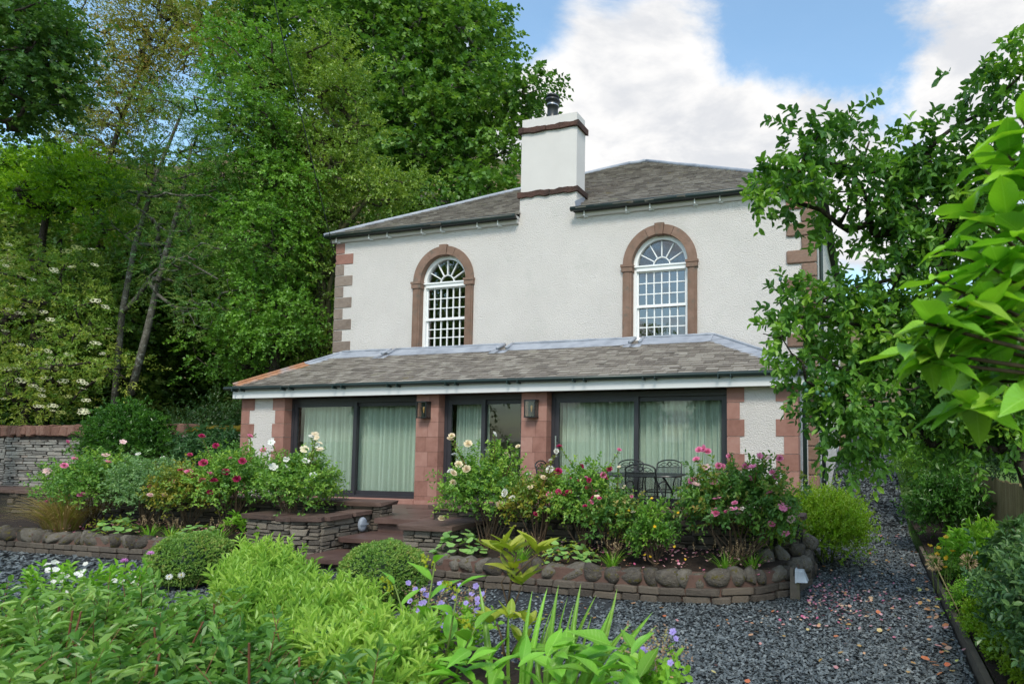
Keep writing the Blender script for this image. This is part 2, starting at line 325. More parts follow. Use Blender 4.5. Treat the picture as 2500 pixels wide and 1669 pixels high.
# ------------------------------------------------------------------ builders
def basis(o):
    return o.matrix_basis.copy()
def wmat(o):
    return basis(o) if o.parent is None else wmat(o.parent) @ o.matrix_parent_inverse @ basis(o)
def setp(o, p):
    if p is not None:
        o.parent = p; o.matrix_parent_inverse = wmat(p).inverted()
    return o
def tag(o, label=None, cat=None, group=None, kind=None):
    if label: o['label'] = label
    if cat: o['category'] = cat
    if group: o['group'] = group
    if kind: o['kind'] = kind
    return o
def empty(name, loc, parent=None, **kw):
    o = bpy.data.objects.new(name, None); COL.objects.link(o); o.location = Vector(tuple(float(q) for q in loc)); o.empty_display_size = .1
    setp(o, parent); return tag(o, **kw)
def ob(name, me, mat, parent=None, loc=None, rot=None, scale=None, **kw):
    o = bpy.data.objects.new(name, me); COL.objects.link(o)
    if mat is not None and not me.materials: me.materials.append(MATS[mat])
    if loc is not None: o.location = Vector(tuple(float(q) for q in loc))
    if rot is not None: o.rotation_euler = rot
    if scale is not None: o.scale = scale
    setp(o, parent); return tag(o, **kw)
class MB:
    def __init__(s): s.v = []; s.f = []
    def add(s, vs_, fs):
        k = len(s.v); s.v += [tuple(map(float, p)) for p in vs_]; s.f += [tuple(i + k for i in f) for f in fs]; return s
    def box(s, x0, x1, y0, y1, z0, z1):
        return s.add([(x0, y0, z0), (x1, y0, z0), (x1, y1, z0), (x0, y1, z0), (x0, y0, z1), (x1, y0, z1), (x1, y1, z1), (x0, y1, z1)],
                     [(0, 3, 2, 1), (4, 5, 6, 7), (0, 1, 5, 4), (1, 2, 6, 5), (2, 3, 7, 6), (3, 0, 4, 7)])
    def obox(s, c, ax, ay, az):      # centre and three half-axis vectors
        c, ax, ay, az = (np.array(q, float) for q in (c, ax, ay, az))
        P = [c + i * ax + j * ay + k * az for k in (-1, 1) for (i, j) in ((-1, -1), (1, -1), (1, 1), (-1, 1))]
        return s.add(P, [(0, 3, 2, 1), (4, 5, 6, 7), (0, 1, 5, 4), (1, 2, 6, 5), (2, 3, 7, 6), (3, 0, 4, 7)])
    def prism(s, pts, y0, y1):       # polygon in x,z pushed along y
        n = len(pts)
        return s.add([(x, y0, z) for x, z in pts] + [(x, y1, z) for x, z in pts],
                     [tuple(range(n)), tuple(range(2 * n - 1, n - 1, -1))] + [((i + 1) % n, i, i + n, (i + 1) % n + n) for i in range(n)])
    def zprism(s, pts, z0, z1):
        n = len(pts)
        return s.add([(x, y, z0) for x, y in pts] + [(x, y, z1) for x, y in pts],
                     [tuple(range(n - 1, -1, -1)), tuple(range(n, 2 * n))] + [(i, (i + 1) % n, (i + 1) % n + n, i + n) for i in range(n)])
    def tube(s, path, r, n=6, closed=False):
        P = [np.array(p, float) for p in path]; m_ = len(P)
        r = [r] * m_ if isinstance(r, (int, float)) else list(r)
        rings = []; ref = np.array([0.13, 0.31, 0.94])
        for i in range(m_):
            t = (P[(i + 1) % m_] - P[i - 1]) if closed else P[min(i + 1, m_ - 1)] - P[max(i - 1, 0)]
            t = t / (np.linalg.norm(t) + 1e-9)
            if abs(t @ ref) > .95: ref = np.array([.9, .3, .1])
            u = np.cross(t, ref); u /= np.linalg.norm(u); w = np.cross(t, u); ref = np.cross(u, t)
            rings.append([P[i] + r[i] * (u * math.cos(2 * math.pi * k / n) + w * math.sin(2 * math.pi * k / n)) for k in range(n)])
        V = [q for g in rings for q in g]; F = []
        for i in range(m_ if closed else m_ - 1):
            j = (i + 1) % m_
            F += [(i * n + k, i * n + (k + 1) % n, j * n + (k + 1) % n, j * n + k) for k in range(n)]
        if not closed: F += [tuple(range(n - 1, -1, -1)), tuple(range((m_ - 1) * n, m_ * n))]
        return s.add(V, F)
    def lathe(s, c, prof, n=16):     # profile of (radius, height)
        V = [(c[0] + r * math.cos(2 * math.pi * k / n), c[1] + r * math.sin(2 * math.pi * k / n), c[2] + z) for r, z in prof for k in range(n)]
        F = [(i * n + k, i * n + (k + 1) % n, (i + 1) * n + (k + 1) % n, (i + 1) * n + k) for i in range(len(prof) - 1) for k in range(n)]
        F += [tuple(range(n - 1, -1, -1)), tuple(range((len(prof) - 1) * n, len(prof) * n))]
        return s.add(V, F)
    def mesh(s, name, smooth=False):
        me = bpy.data.meshes.new(name); me.from_pydata(s.v, [], s.f)
        if smooth: me.polygons.foreach_set('use_smooth', [True] * len(me.polygons))
        me.update(); return me
    def build(s, name, mat, parent=None, smooth=False, **kw):
        return ob(name, s.mesh(name, smooth), mat, parent, **kw)

def fastmesh(name, V, F, rnd=None, smooth=False):
    """V (n,3), F (m,k) polygons of one size; rnd one value per polygon"""
    V = np.asarray(V, np.float32).reshape(-1, 3); F = np.asarray(F, np.int32); m_, k = F.shape
    me = bpy.data.meshes.new(name)
    me.vertices.add(len(V)); me.vertices.foreach_set('co', V.ravel())
    me.loops.add(m_ * k); me.loops.foreach_set('vertex_index', F.ravel())
    me.polygons.add(m_); me.polygons.foreach_set('loop_start', np.arange(0, m_ * k, k, dtype=np.int32))
    me.polygons.foreach_set('loop_total', np.full(m_, k, np.int32))
    me.polygons.foreach_set('use_smooth', np.full(m_, smooth))
    if rnd is not None:
        a = me.attributes.new('rnd', 'FLOAT', 'FACE'); a.data.foreach_set('value', np.asarray(rnd, np.float32).ravel())
    me.update(calc_edges=True)
    return me
def unit(a):
    return a / (np.linalg.norm(a, axis=-1, keepdims=True) + 1e-9)

T_QUAD = (np.array([(0, 0, 0), (.45, .5, .10), (1, 0, -.06), (.45, -.5, .10)]), np.array([(0, 1, 2, 3)]))
T_LEAF = (np.array([(0, 0, 0), (.28, .40, .10), (.68, .40, .09), (1, 0, -.10), (.28, -.40, .10), (.68, -.40, .09)]), np.array([(0, 3, 2, 1), (0, 4, 5, 3)]))
T_ROUND = (np.array([(0, 0, 0), (.2, .48, .05), (.8, .45, .06), (1, 0, 0), (.2, -.48, .05), (.8, -.45, .06)]), np.array([(0, 3, 2, 1), (0, 4, 5, 3)]))
class Fol:
    """gathers leaves; build() makes one foliage mesh"""
    def __init__(s, tmpl=T_QUAD): s.t = tmpl; s.V = []; s.R = []
    def leaves(s, base, A, Nn, ln, lw, rnd):
        A = unit(A); Nn = unit(Nn - A * (Nn * A).sum(-1, keepdims=True)); S = np.cross(Nn, A)
        t = s.t[0]
        V = base[:, None, :] + ln[:, None, None] * (A[:, None, :] * t[None, :, 0:1] + S[:, None, :] * (t[None, :, 1:2] * lw) + Nn[:, None, :] * (t[None, :, 2:3]))
        s.V.append(V); s.R.append(rnd)
    def twigs(s, P, D, Ln, m, ll, lw, ang=.9, mode='spiral', up=.8, droop=0.0, rnd=None, jit=.25, t0=.1, lr=(.7, 1.15)):
        P = np.asarray(P, float); D = unit(np.asarray(D, float)); K = len(P); Ln = np.broadcast_to(np.asarray(Ln, float), (K,))
        if K == 0: return
        j = np.arange(m); t = t0 + (1 - t0) * (j + .7) / m
        t = np.clip(t[None, :] + rng.normal(0, .25 / m, (K, m)), 0, 1)
        base = P[:, None, :] + D[:, None, :] * (Ln[:, None] * t)[..., None]
        base[..., 2] -= droop * (Ln[:, None] * t * t)
        upv = np.array([0, 0, 1.0])
        u = unit(np.cross(D, upv) + rng.normal(0, .15, (K, 3))); w = np.cross(D, u)
        if mode == 'spiral': phi = j[None, :] * 2.4 + rng.uniform(0, 6.28, (K, 1))
        elif mode == 'flat': phi = np.broadcast_to((j % 2) * math.pi, (K, m)) + rng.normal(0, .2, (K, m))
        else:
            phi = j[None, :] * 6.283 / m + rng.uniform(0, 6.28, (K, 1)); base = P[:, None, :] + D[:, None, :] * Ln[:, None, None] + rng.normal(0, .01, (K, m, 3))
        an = ang + rng.normal(0, .15, (K, m))
        A = D[:, None, :] * np.cos(an)[..., None] + (u[:, None, :] * np.cos(phi)[..., None] + w[:, None, :] * np.sin(phi)[..., None]) * np.sin(an)[..., None]
        A = A + rng.normal(0, jit, (K, m, 3)); A[..., 2] -= droop * .5
        Nn = upv * up + D[:, None, :] * .35 + rng.normal(0, .35, (K, m, 3))
        ln = ll * rng.uniform(*lr, (K, m))
        if rnd is None: rnd = rng.uniform(0, 1, K)
        rv = np.clip(.72 * np.asarray(rnd)[:, None] + .28 * rng.uniform(0, 1, (K, m)), 0, 1)
        s.leaves(base.reshape(-1, 3), A.reshape(-1, 3), Nn.reshape(-1, 3), ln.ravel(), lw, rv.ravel())
    def mesh(s, name):
        V = np.concatenate(s.V); nL, nv = V.shape[:2]; f = s.t[1]
        F = (np.arange(nL)[:, None, None] * nv + f[None]).reshape(-1, f.shape[1])
        return fastmesh(name, V, F, np.repeat(np.concatenate(s.R), len(f)))
    def build(s, name, mat, parent=None, **kw): return ob(name, s.mesh(name), mat, parent, **kw)

def sph(n):
    return unit(rng.normal(0, 1, (n, 3)))
def twigtubes(mb, P, D, Ln, r, n=3):
    for p, d, q in zip(P, D, np.broadcast_to(Ln, (len(P),))):
        mb.tube([p, p + d * q * .5 + np.array([0, 0, .0]), p + d * q], [r, r * .75, r * .3], n)

def clumps(lobes, K, lo=.5):
    w = np.array([np.prod(l_[1]) ** (2 / 3) for l_ in lobes]); idx = rng.choice(len(lobes), K, p=w / w.sum())
    C = np.array([l_[0] for l_ in lobes])[idx]; Rr = np.array([l_[1] for l_ in lobes])[idx]
    d = sph(K); rr = lo + (1 - lo) * rng.uniform(0, 1, (K, 1)) ** .6
    return C + d * Rr * rr, d, C

def skeleton(path, radii, targets, tipr=.012, jit=.12, power=.5, rmax=None):
    """limbs that join every crown clump to the trunk, thicker where more of them meet"""
    nodes = [np.array(p, float) for p in path]; par = [i - 1 for i in range(len(path))]; tr = list(radii)
    order = np.argsort([min(np.linalg.norm(t - q) for q in nodes[1:]) for t in targets])
    first = max(1, len(path) // 3)
    for k in order:
        t = targets[k]
        arr = np.array(nodes[first:]); dd = np.linalg.norm(arr - t, axis=1) + .9 * np.maximum(0, arr[:, 2] - t[2])
        a = int(np.argmin(dd)) + first
        q = nodes[a]; dist = np.linalg.norm(t - q)
        if dist > .25:
            mid = q * .5 + t * .5 + rng.normal(0, jit * dist, 3) * np.array([1, 1, .5]) - np.array([0, 0, .06 * dist])
            nodes.append(mid); par.append(a); nodes.append(t); par.append(len(nodes) - 2)
    n0 = len(path); cnt = np.ones(len(nodes))
    for i in range(len(nodes) - 1, 0, -1): cnt[par[i]] += cnt[i]
    mb = MB(); mb.tube(path, radii, 9)
    for i in range(n0, len(nodes)):
        r1 = tipr * cnt[i] ** power; r0 = tipr * cnt[par[i]] ** power if par[i] >= n0 else min(tr[par[i]] * .75, tipr * (cnt[i] * 1.6) ** power)
        if rmax: r0, r1 = min(r0, rmax), min(r1, rmax)
        mb.tube([nodes[par[i]], nodes[i]], [r0, r1], 5 if cnt[i] > 3 else 4)
    return mb

def tree(name, label, group, path, radii, lobes, K, T, m, twL, ll, lw, lmat, bmat, clr=.55, mode='spiral', ang=.9, droop=.15, lo=.5, tipr=.012, tmpl=T_QUAD, up=.8, cat='tree', upd=.15, jit=.25, trunkname='trunk', crownname='crown'):
    root = empty(name, path[0], label=label, cat=cat, group=group)
    Cc, dd, CC = clumps(lobes, K, lo)
    sk = skeleton(path, radii, Cc, tipr)
    sk.build(trunkname, bmat, root, smooth=True)
    P = np.repeat(Cc, T, 0); d0 = np.repeat(dd, T, 0)
    off = rng.normal(0, 1, (K * T, 3)) * clr * np.array([.55, .55, .35])
    P = P + off
    D = unit(off * .8 / max(clr, .01) + d0 * .5 + rng.normal(0, .5, (K * T, 3)) + np.array([0, 0, upd]))
    fo = Fol(tmpl); fo.twigs(P, D, twL * rng.uniform(.6, 1.2, K * T), m, ll, lw, ang, mode, up, droop, np.repeat(rng.uniform(0, 1, K), T), jit=jit)
    fo.build(crownname, lmat, root)
    return root

def shrub(name, label, group, c, rx, ry, h, K, m, twL, ll, lw, lmat, stem='stem_brown', tmpl=T_LEAF, lo=.35, ang=.8, up=.8, mode='spiral', cat='shrub', nstem=9, bump=.28, upd=.3, droop=.05, stemr=.012, low=.12, dome=True, stems=True, cdens=14):
    """bush standing at c: stems from its foot into a lumpy crown of leafy twigs"""
    c = np.array(c, float); root = empty(name, c, label=label, cat=cat, group=group)
    nc = max(6, K // cdens)
    d = sph(nc); d[:, 2] = np.abs(d[:, 2]) * 1.15 - .25 if dome else d[:, 2]
    rr = .80 * (lo + (1 - lo) * rng.uniform(0, 1, (nc, 1)) ** .5) * (1 + rng.normal(0, bump, (nc, 1)) * .5)
    ctr = c + np.array([0, 0, h * (low + .42)])
    Cc = ctr + d * rr * np.array([rx, ry, h * .5])
    Cc[:, 2] = np.maximum(Cc[:, 2], c[2] + h * low)
    idx = rng.integers(0, nc, K)
    cl_ = .26 * min(rx, ry, h * .6)
    off = rng.normal(0, 1, (K, 3)) * cl_
    P = Cc[idx] + off * .8; P[:, 2] = np.maximum(P[:, 2], c[2] + .03)
    out_ = unit((P - ctr) / np.array([rx, ry, h * .5]))
    D = unit(out_ * .9 + rng.normal(0, .45, (K, 3)) + np.array([0, 0, upd]))
    fo = Fol(tmpl); fo.twigs(P, D, twL * rng.uniform(.6, 1.25, K), m, ll, lw, ang, mode, up, droop, rng.uniform(0, 1, nc)[idx])
    fo.build('foliage', lmat, root)
    if stems:
        mb = MB()
        for i in range(nstem):
            a = rng.uniform(0, 6.28); b0 = c + np.array([math.cos(a) * rx * .12, math.sin(a) * ry * .12, -.02])
            t = Cc[rng.integers(0, nc)]
            mid = b0 * .45 + t * .55 + np.array([0, 0, -.04 * h]) + rng.normal(0, .04, 3)
            mb.tube([b0, mid, t], [stemr, stemr * .75, stemr * .35], 5)
        sel = rng.integers(0, K, min(K, 160)); twigtubes(mb, P[sel], D[sel], twL, stemr * .28)
        mb.build('stems', stem, root, kind='stuff')
    return root, P, D, ctr

# flowers: one mesh each, shared by every bloom
def petals_mesh(name, rings, seed=0):
    r_ = random.Random(seed); V = []; F = []
    for (n_, r0, r1, z0, z1, wd, ph) in rings:
        for k in range(n_):
            a = ph + 2 * math.pi * k / n_ + r_.uniform(-.12, .12); ca, sa = math.cos(a), math.sin(a); b0 = len(V)
            zj = r_.uniform(-.06, .06)
            for (rr, hh, ww) in ((r0, z0, wd * .35), ((r0 + r1) * .52, (z0 + z1) * .42, wd), (r1, z1 + zj, wd * .72)):
                for s_ in (-1, 1): V.append((rr * ca - s_ * ww * sa, rr * sa + s_ * ww * ca, hh))
            F += [(b0, b0 + 1, b0 + 3, b0 + 2), (b0 + 2, b0 + 3, b0 + 5, b0 + 4)]
    me = bpy.data.meshes.new(name); me.from_pydata(V, [], F); me.polygons.foreach_set('use_smooth', [True] * len(F)); me.update(); return me
ROSE = [petals_mesh('bloom_full%d' % i, [(3, .02, .12, 0, .55, .22, 0), (4, .06, .32, 0, .55, .28, .5), (5, .1, .62, -.02, .48, .36, .2), (6, .15, .95, -.06, .22, .42, .9)], i) for i in range(3)]
OPEN = [petals_mesh('bloom_open%d' % i, [(5, .05, .98, 0, .22, .46, 0), (3, .02, .4, .02, .35, .2, .4)], i) for i in range(2)]
POPPY = petals_mesh('poppy_cup', [(4, .08, .85, 0, .62, .5, 0), (3, .05, .6, 0, .55, .45, .6)], 3)
POM = petals_mesh('pompom', [(10, .1, .95, 0, .1, .13, 0), (9, .08, .75, .05, .35, .12, .3), (7, .05, .45, .1, .5, .1, .2)], 4)
DAISY = petals_mesh('daisy', [(13, .12, 1.0, 0, .02, .11, 0)], 5)
def per_mat(mesh_list, mat):
    out_ = []
    for me in (mesh_list if isinstance(mesh_list, list) else [mesh_list]):
        k = me.copy(); k.materials.clear(); k.materials.append(MATS[mat]); out_.append(k)
    return out_
BL = {k: per_mat(ROSE, 'petal_' + k) for k in ('pink', 'crimson', 'blush', 'white', 'cream')}
BO = {k: per_mat(OPEN, 'petal_' + k) for k in ('pink', 'white', 'cream', 'blush')}
BPOP = per_mat(POPPY, 'petal_yellow'); BPOM = per_mat(POM, 'petal_scabious'); BDAI = per_mat(DAISY, 'petal_white')
def facing(d):
    return Vector(tuple(float(q) for q in d)).to_track_quat('Z', 'Y').to_euler()
def bloom(root, p, size, meshes, d=None, name='bloom', look=.6):
    to = unit(CAM - np.asarray(p)) * look + np.array([0, 0, .7]) + rng.normal(0, .35, 3) if d is None else d
    return ob(name, meshes[int(rng.integers(0, len(meshes)))], None, root, loc=p, rot=facing(to), scale=(size,) * 3)

# stones
def block_mesh(name, seed, ch=.10, jit=.06):
    """chamfered, slightly uneven block in a unit cube"""
    r_ = random.Random(seed); V = []; idx = {}
    for sx in (-1, 1):
        for sy in (-1, 1):
            for sz in (-1, 1):
                j = [r_.uniform(-jit, jit) for _ in range(3)]
                for ax in range(3):
                    p = [sx * .5, sy * .5, sz * .5]
                    for q in range(3):
                        if q != ax: p[q] *= 1 - 2 * ch
                    p = [p[q] + j[q] * (1 if q != 1 else .6) for q in range(3)]
                    idx[(sx, sy, sz, ax)] = len(V); V.append(tuple(p))
    F = []
    for ax in range(3):
        o1, o2 = (ax + 1) % 3, (ax + 2) % 3
        for s_ in (-1, 1):
            q = []
            for a, b_ in ((-1, -1), (1, -1), (1, 1), (-1, 1)):
                k = [0, 0, 0]; k[ax] = s_; k[o1] = a; k[o2] = b_; q.append(idx[(*k, ax)])
            F.append(tuple(q if s_ > 0 else q[::-1]))
    for ax in range(3):
        o1, o2 = (ax + 1) % 3, (ax + 2) % 3
        for a in (-1, 1):
            for b_ in (-1, 1):
                k0 = [0, 0, 0]; k0[o1] = a; k0[o2] = b_; k1 = list(k0); k0[ax] = -1; k1[ax] = 1
                F.append((idx[(*k0, o1)], idx[(*k1, o1)], idx[(*k1, o2)], idx[(*k0, o2)]))
    for sx in (-1, 1):
        for sy in (-1, 1):
            for sz in (-1, 1): F.append(tuple(idx[(sx, sy, sz, a)] for a in range(3)))
    me = bpy.data.meshes.new(name); me.from_pydata(V, [], F); me.update()
    import bmesh
    bm = bmesh.new(); bm.from_mesh(me); bmesh.ops.recalc_face_normals(bm, faces=bm.faces); bm.to_mesh(me); bm.free()
    return me
def boulder_mesh(name, seed):
    import bmesh
    bm = bmesh.new(); bmesh.ops.create_icosphere(bm, subdivisions=2, radius=.5)
    r_ = np.random.default_rng(seed); dirs = unit(r_.normal(0, 1, (12, 3))); cut = r_.uniform(.31, .44, 12)
    for v in bm.verts:
        p = np.array(v.co) * 2; p = np.sign(p) * np.abs(p) ** .62 * .5; p = p * np.array([1, 1, 1.0])
        for d, c_ in zip(dirs, cut):
            k = p @ d
            if k > c_: p = p - d * (k - c_) * .95
        v.co = p * (1 + r_.normal(0, .012))
    me = bpy.data.meshes.new(name); bm.to_mesh(me); bm.free()
    me.polygons.foreach_set('use_smooth', [True] * len(me.polygons)); me.update(); return me
BLK = {}
def blocks(mat, n_=7, ch=.1, jit=.05):
    if (mat, ch) not in BLK:
        BLK[(mat, ch)] = [block_mesh('stone_block', 31 * i + len(BLK), ch, jit) for i in range(n_)]
        for me in BLK[(mat, ch)]: me.materials.append(MATS[mat])
    return BLK[(mat, ch)]
def stone(name, mat, parent, c, size, rotz=0, ch=.1, jit=.05, tilt=0.0):
    M_ = blocks(mat, ch=ch, jit=jit)
    return ob(name, M_[random.randrange(len(M_))], None, parent, loc=c, rot=(random.gauss(0, tilt), random.gauss(0, tilt), rotz + (math.pi if random.random() < .5 else 0)), scale=size)
def stone_face(parent, mat, x0, y0, x1, y1, z0, z1, hmin, hmax, lmin, lmax, depth=.16, proud=.03, name='stone', limit=300, gap=.013):
    """courses of single stones along a straight wall face from (x0,y0) to (x1,y1); the face looks to the right-hand side of the run"""
    Ln = math.hypot(x1 - x0, y1 - y0); ux, uy = (x1 - x0) / Ln, (y1 - y0) / Ln; nx, ny = uy, -ux; a = math.atan2(uy, ux)
    z = z0; cnt = 0
    while z < z1 - .015:
        h = min(random.uniform(hmin, hmax), z1 - z)
        if z1 - z - h < hmin * .7: h = z1 - z
        s_ = -random.uniform(0, lmax * .5)
        while s_ < Ln:
            ln = random.uniform(lmin, lmax) * (.75 + .5 * h / hmax)
            a0, a1 = max(s_, 0), min(s_ + ln, Ln)
            if a1 - a0 > .04 and cnt < limit:
                out_ = random.uniform(0, proud); m_ = (a0 + a1) / 2
                parts_ = [1.0] if h < .085 or random.random() < .45 else ([.5, .5] if random.random() < .5 else [.3, .7])
                zq = z
                for fr_ in parts_:
                    hh = h * fr_; o2 = out_ + random.uniform(-.012, .012)
                    stone(name, mat, parent, (x0 + ux * m_ + nx * (o2 - depth / 2), y0 + uy * m_ + ny * (o2 - depth / 2), zq + hh / 2), ((a1 - a0) * random.uniform(.9, 1.0) - gap, depth, hh - gap), a, ch=.09, jit=.07, tilt=.02); cnt += 1; zq += hh
            s_ += ln
        z += h
    return cnt

# ------------------------------------------------------------------ the setting
G = -0.60
def gh(x, y):
    x = np.asarray(x, float); y = np.asarray(y, float)
    near = np.clip(y - 2.5, 0, 13.5) * .185
    Hx = np.interp(x, [-400, -150, -64, -44, -20, 8, 40, 150, 400], [62, 58, 55, 48.5, 37, 20.5, 12, 6, 4])
    t = np.clip((y - 16) / 64, 0, 1); t = t * t * (3 - 2 * t)
    bumps = (np.sin(x * .11 + y * .05) + np.sin(y * .13 - x * .07)) * np.clip((y - 25) / 40, 0, 1) * .9
    back = np.clip((y - 80) / 300, 0, 1) * 25
    return -.66 + near + (Hx - 2) * t + bumps + back
def sheet(name, xs, ys, mat, dz=0.0, mask=None, jit=0.0):
    X, Y = np.meshgrid(xs, ys); Z = gh(X, Y) + dz + (rng.normal(0, jit, X.shape) if jit else 0)
    V = np.stack([X, Y, Z], -1).reshape(-1, 3); nx = len(xs)
    F = [(j * nx + i, j * nx + i + 1, (j + 1) * nx + i + 1, (j + 1) * nx + i) for j in range(len(ys) - 1) for i in range(nx - 1)
         if mask is None or mask((xs[i] + xs[i + 1]) / 2, (ys[j] + ys[j + 1]) / 2)]
    return ob(name, fastmesh(name, V, F, smooth=True), mat, kind='structure')
xs = np.concatenate([np.linspace(-600, -170, 10), np.linspace(-160, 120, 90), np.linspace(140, 600, 10)])
sheet('ground', xs, np.concatenate([np.linspace(-600, -40, 8), np.linspace(-36, 24, 61)]), 'grass_ground')
sheet('hill', xs, np.concatenate([np.linspace(22, 110, 62), np.linspace(120, 600, 14)]), 'fell', jit=.12, dz=-.35)
sheet('drive', np.concatenate([np.linspace(-12, 11.9, 25), [12.3, 12.8, 13.4, 14.08]]), np.concatenate([np.linspace(-12, 0, 13), np.linspace(.5, 15.6, 24)]), 'slate_bed', dz=.056,
      mask=lambda x, y: y < 0 or x > 12.0 or y > 13.8)
drive = bpy.data.objects['drive']
# slate chips lying on the drive
nc = 190000
px = rng.uniform(-9, 14.06, nc); py = -4.6 + rng.exponential(1.0, nc) * rng.choice([-1, 1], nc, p=[.75, .25]) * 1.4
k2 = rng.uniform(0, 1, nc) < .52
px = np.where(k2, rng.uniform(10.6, 14.06, nc), px); py = np.where(k2, -8.2 + 19 * rng.uniform(0, 1, nc) ** 1.6, py)
ok = ((py < -3.3) | (px > 12.25)) & (py > -9)
px, py = px[ok], py[ok]
far = np.hypot(px - CAM[0], py - CAM[1])
sz = rng.uniform(.009, .023, len(px)) * np.clip(far / 9, .9, 2.2)
az = rng.uniform(0, 6.28, len(px)); tl = rng.normal(0, .32, (len(px), 2))
cx = np.stack([np.cos(az), np.sin(az), tl[:, 0]], -1); cy = np.stack([-np.sin(az), np.cos(az), tl[:, 1]], -1)
ar = rng.uniform(.35, .8, len(px))
base = np.stack([px, py, gh(px, py) + .056 + .012 + rng.uniform(0, .012, len(px))], -1)
q = [(-1, -.8), (.9, -1), (1.1, .7), (-.7, 1)]
V = np.stack([base + sz[:, None] * (a * cx * (1 + rng.uniform(-.3, .3, (len(px), 1))) + b_ * cy * ar[:, None]) for a, b_ in q], 1)
ob('slate_chips', fastmesh('slate_chips', V, np.arange(len(px) * 4).reshape(-1, 4), rng.uniform(0, 1, len(px))), 'slate_chip', label='loose blue grey slate chips covering the drive', cat='gravel', kind='stuff')

# ------------------------------------------------------------------ the house
D = 2.0; XL, XR = 0.0, 12.2; ML, MR = 0.38, 12.39; ZH = 2.16
house = empty('white_house', (6.2, 0, 0), label='white roughcast house with arched windows, slate roofs and low glazed front extension', cat='house')
def part(name, mb, mat, parent=house, smooth=False, **kw): return mb.build(name, mat, parent, smooth, **kw)
WIN = [(2.769 + .84, 3.38), (8.233 + .84, 3.36)]; WR = .84; ZSP = 5.06
# main front wall with two arched openings
mb = MB(); ro = WR - .05; z0w, z1w = -.7, 6.40
def wall_cols(mb, x0, x1):
    mb.add([(x0, D, z0w), (x1, D, z0w), (x1, D, z1w), (x0, D, z1w)], [(0, 1, 2, 3)])
xprev = ML
for cx_, zb in WIN:
    wall_cols(mb, xprev, cx_ - ro)
    seg = 20
    for i in range(seg):
        a0, a1 = math.pi - math.pi * i / seg, math.pi - math.pi * (i + 1) / seg
        xa, xb = cx_ + ro * math.cos(a0), cx_ + ro * math.cos(a1); za, zb_ = ZSP + ro * math.sin(a0), ZSP + ro * math.sin(a1)
        mb.add([(xa, D, za), (xb, D, zb_), (xb, D, z1w), (xa, D, z1w)], [(0, 1, 2, 3)])
        mb.add([(xa, D, z0w), (xb, D, z0w), (xb, D, zb), (xa, D, zb)], [(0, 1, 2, 3)])
    xprev = cx_ + ro
wall_cols(mb, xprev, MR)
mb.add([(MR, D, z0w), (MR, 13.6, z0w), (MR, 13.6, z1w), (MR, D, z1w)], [(0, 1, 2, 3)])
mb.add([(ML, 13.6, z0w), (ML, D, z0w), (ML, D, z1w), (ML, 13.6, z1w)], [(0, 1, 2, 3)])
mb.add([(MR, 13.6, z0w), (ML, 13.6, z0w), (ML, 13.6, z1w), (MR, 13.6, z1w)], [(0, 1, 2, 3)])
wall = part('wall', mb, 'roughcast')
# upper rooms behind the windows
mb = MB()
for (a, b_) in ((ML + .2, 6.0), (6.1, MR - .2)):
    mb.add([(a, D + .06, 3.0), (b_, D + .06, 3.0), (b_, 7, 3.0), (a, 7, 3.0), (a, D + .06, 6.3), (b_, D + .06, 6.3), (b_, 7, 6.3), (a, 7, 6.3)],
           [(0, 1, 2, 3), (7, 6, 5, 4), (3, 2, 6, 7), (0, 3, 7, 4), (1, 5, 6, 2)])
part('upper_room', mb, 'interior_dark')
# quoins of the main wall
def quoins(xc, side, z_top, z_bot, step, wide, narrow, mat_f, proud, first_wide, ch):
    z = z_top; i = 0
    while z - step > z_bot:
        w = wide if (i % 2 == 0) == first_wide else narrow
        h = step - .016
        cx_ = xc + side * (w / 2 - .012)
        stone('quoin', mat_f(i), house, (cx_, D + .10 - proud, z - step / 2), (w, .2, h), 0, ch=ch, jit=.008)
        z -= step; i += 1
quoins(ML, 1, 6.24, 3.28, .279, .54, .27, lambda i: 'pink_sandstone' if i < 2 else 'grey_sandstone', .014, False, .03)
quoins(MR, -1, 6.22, .2, .283, .60, .30, lambda i: 'pink_sandstone' if i < 1 else 'brown_sandstone', .05, True, .07)

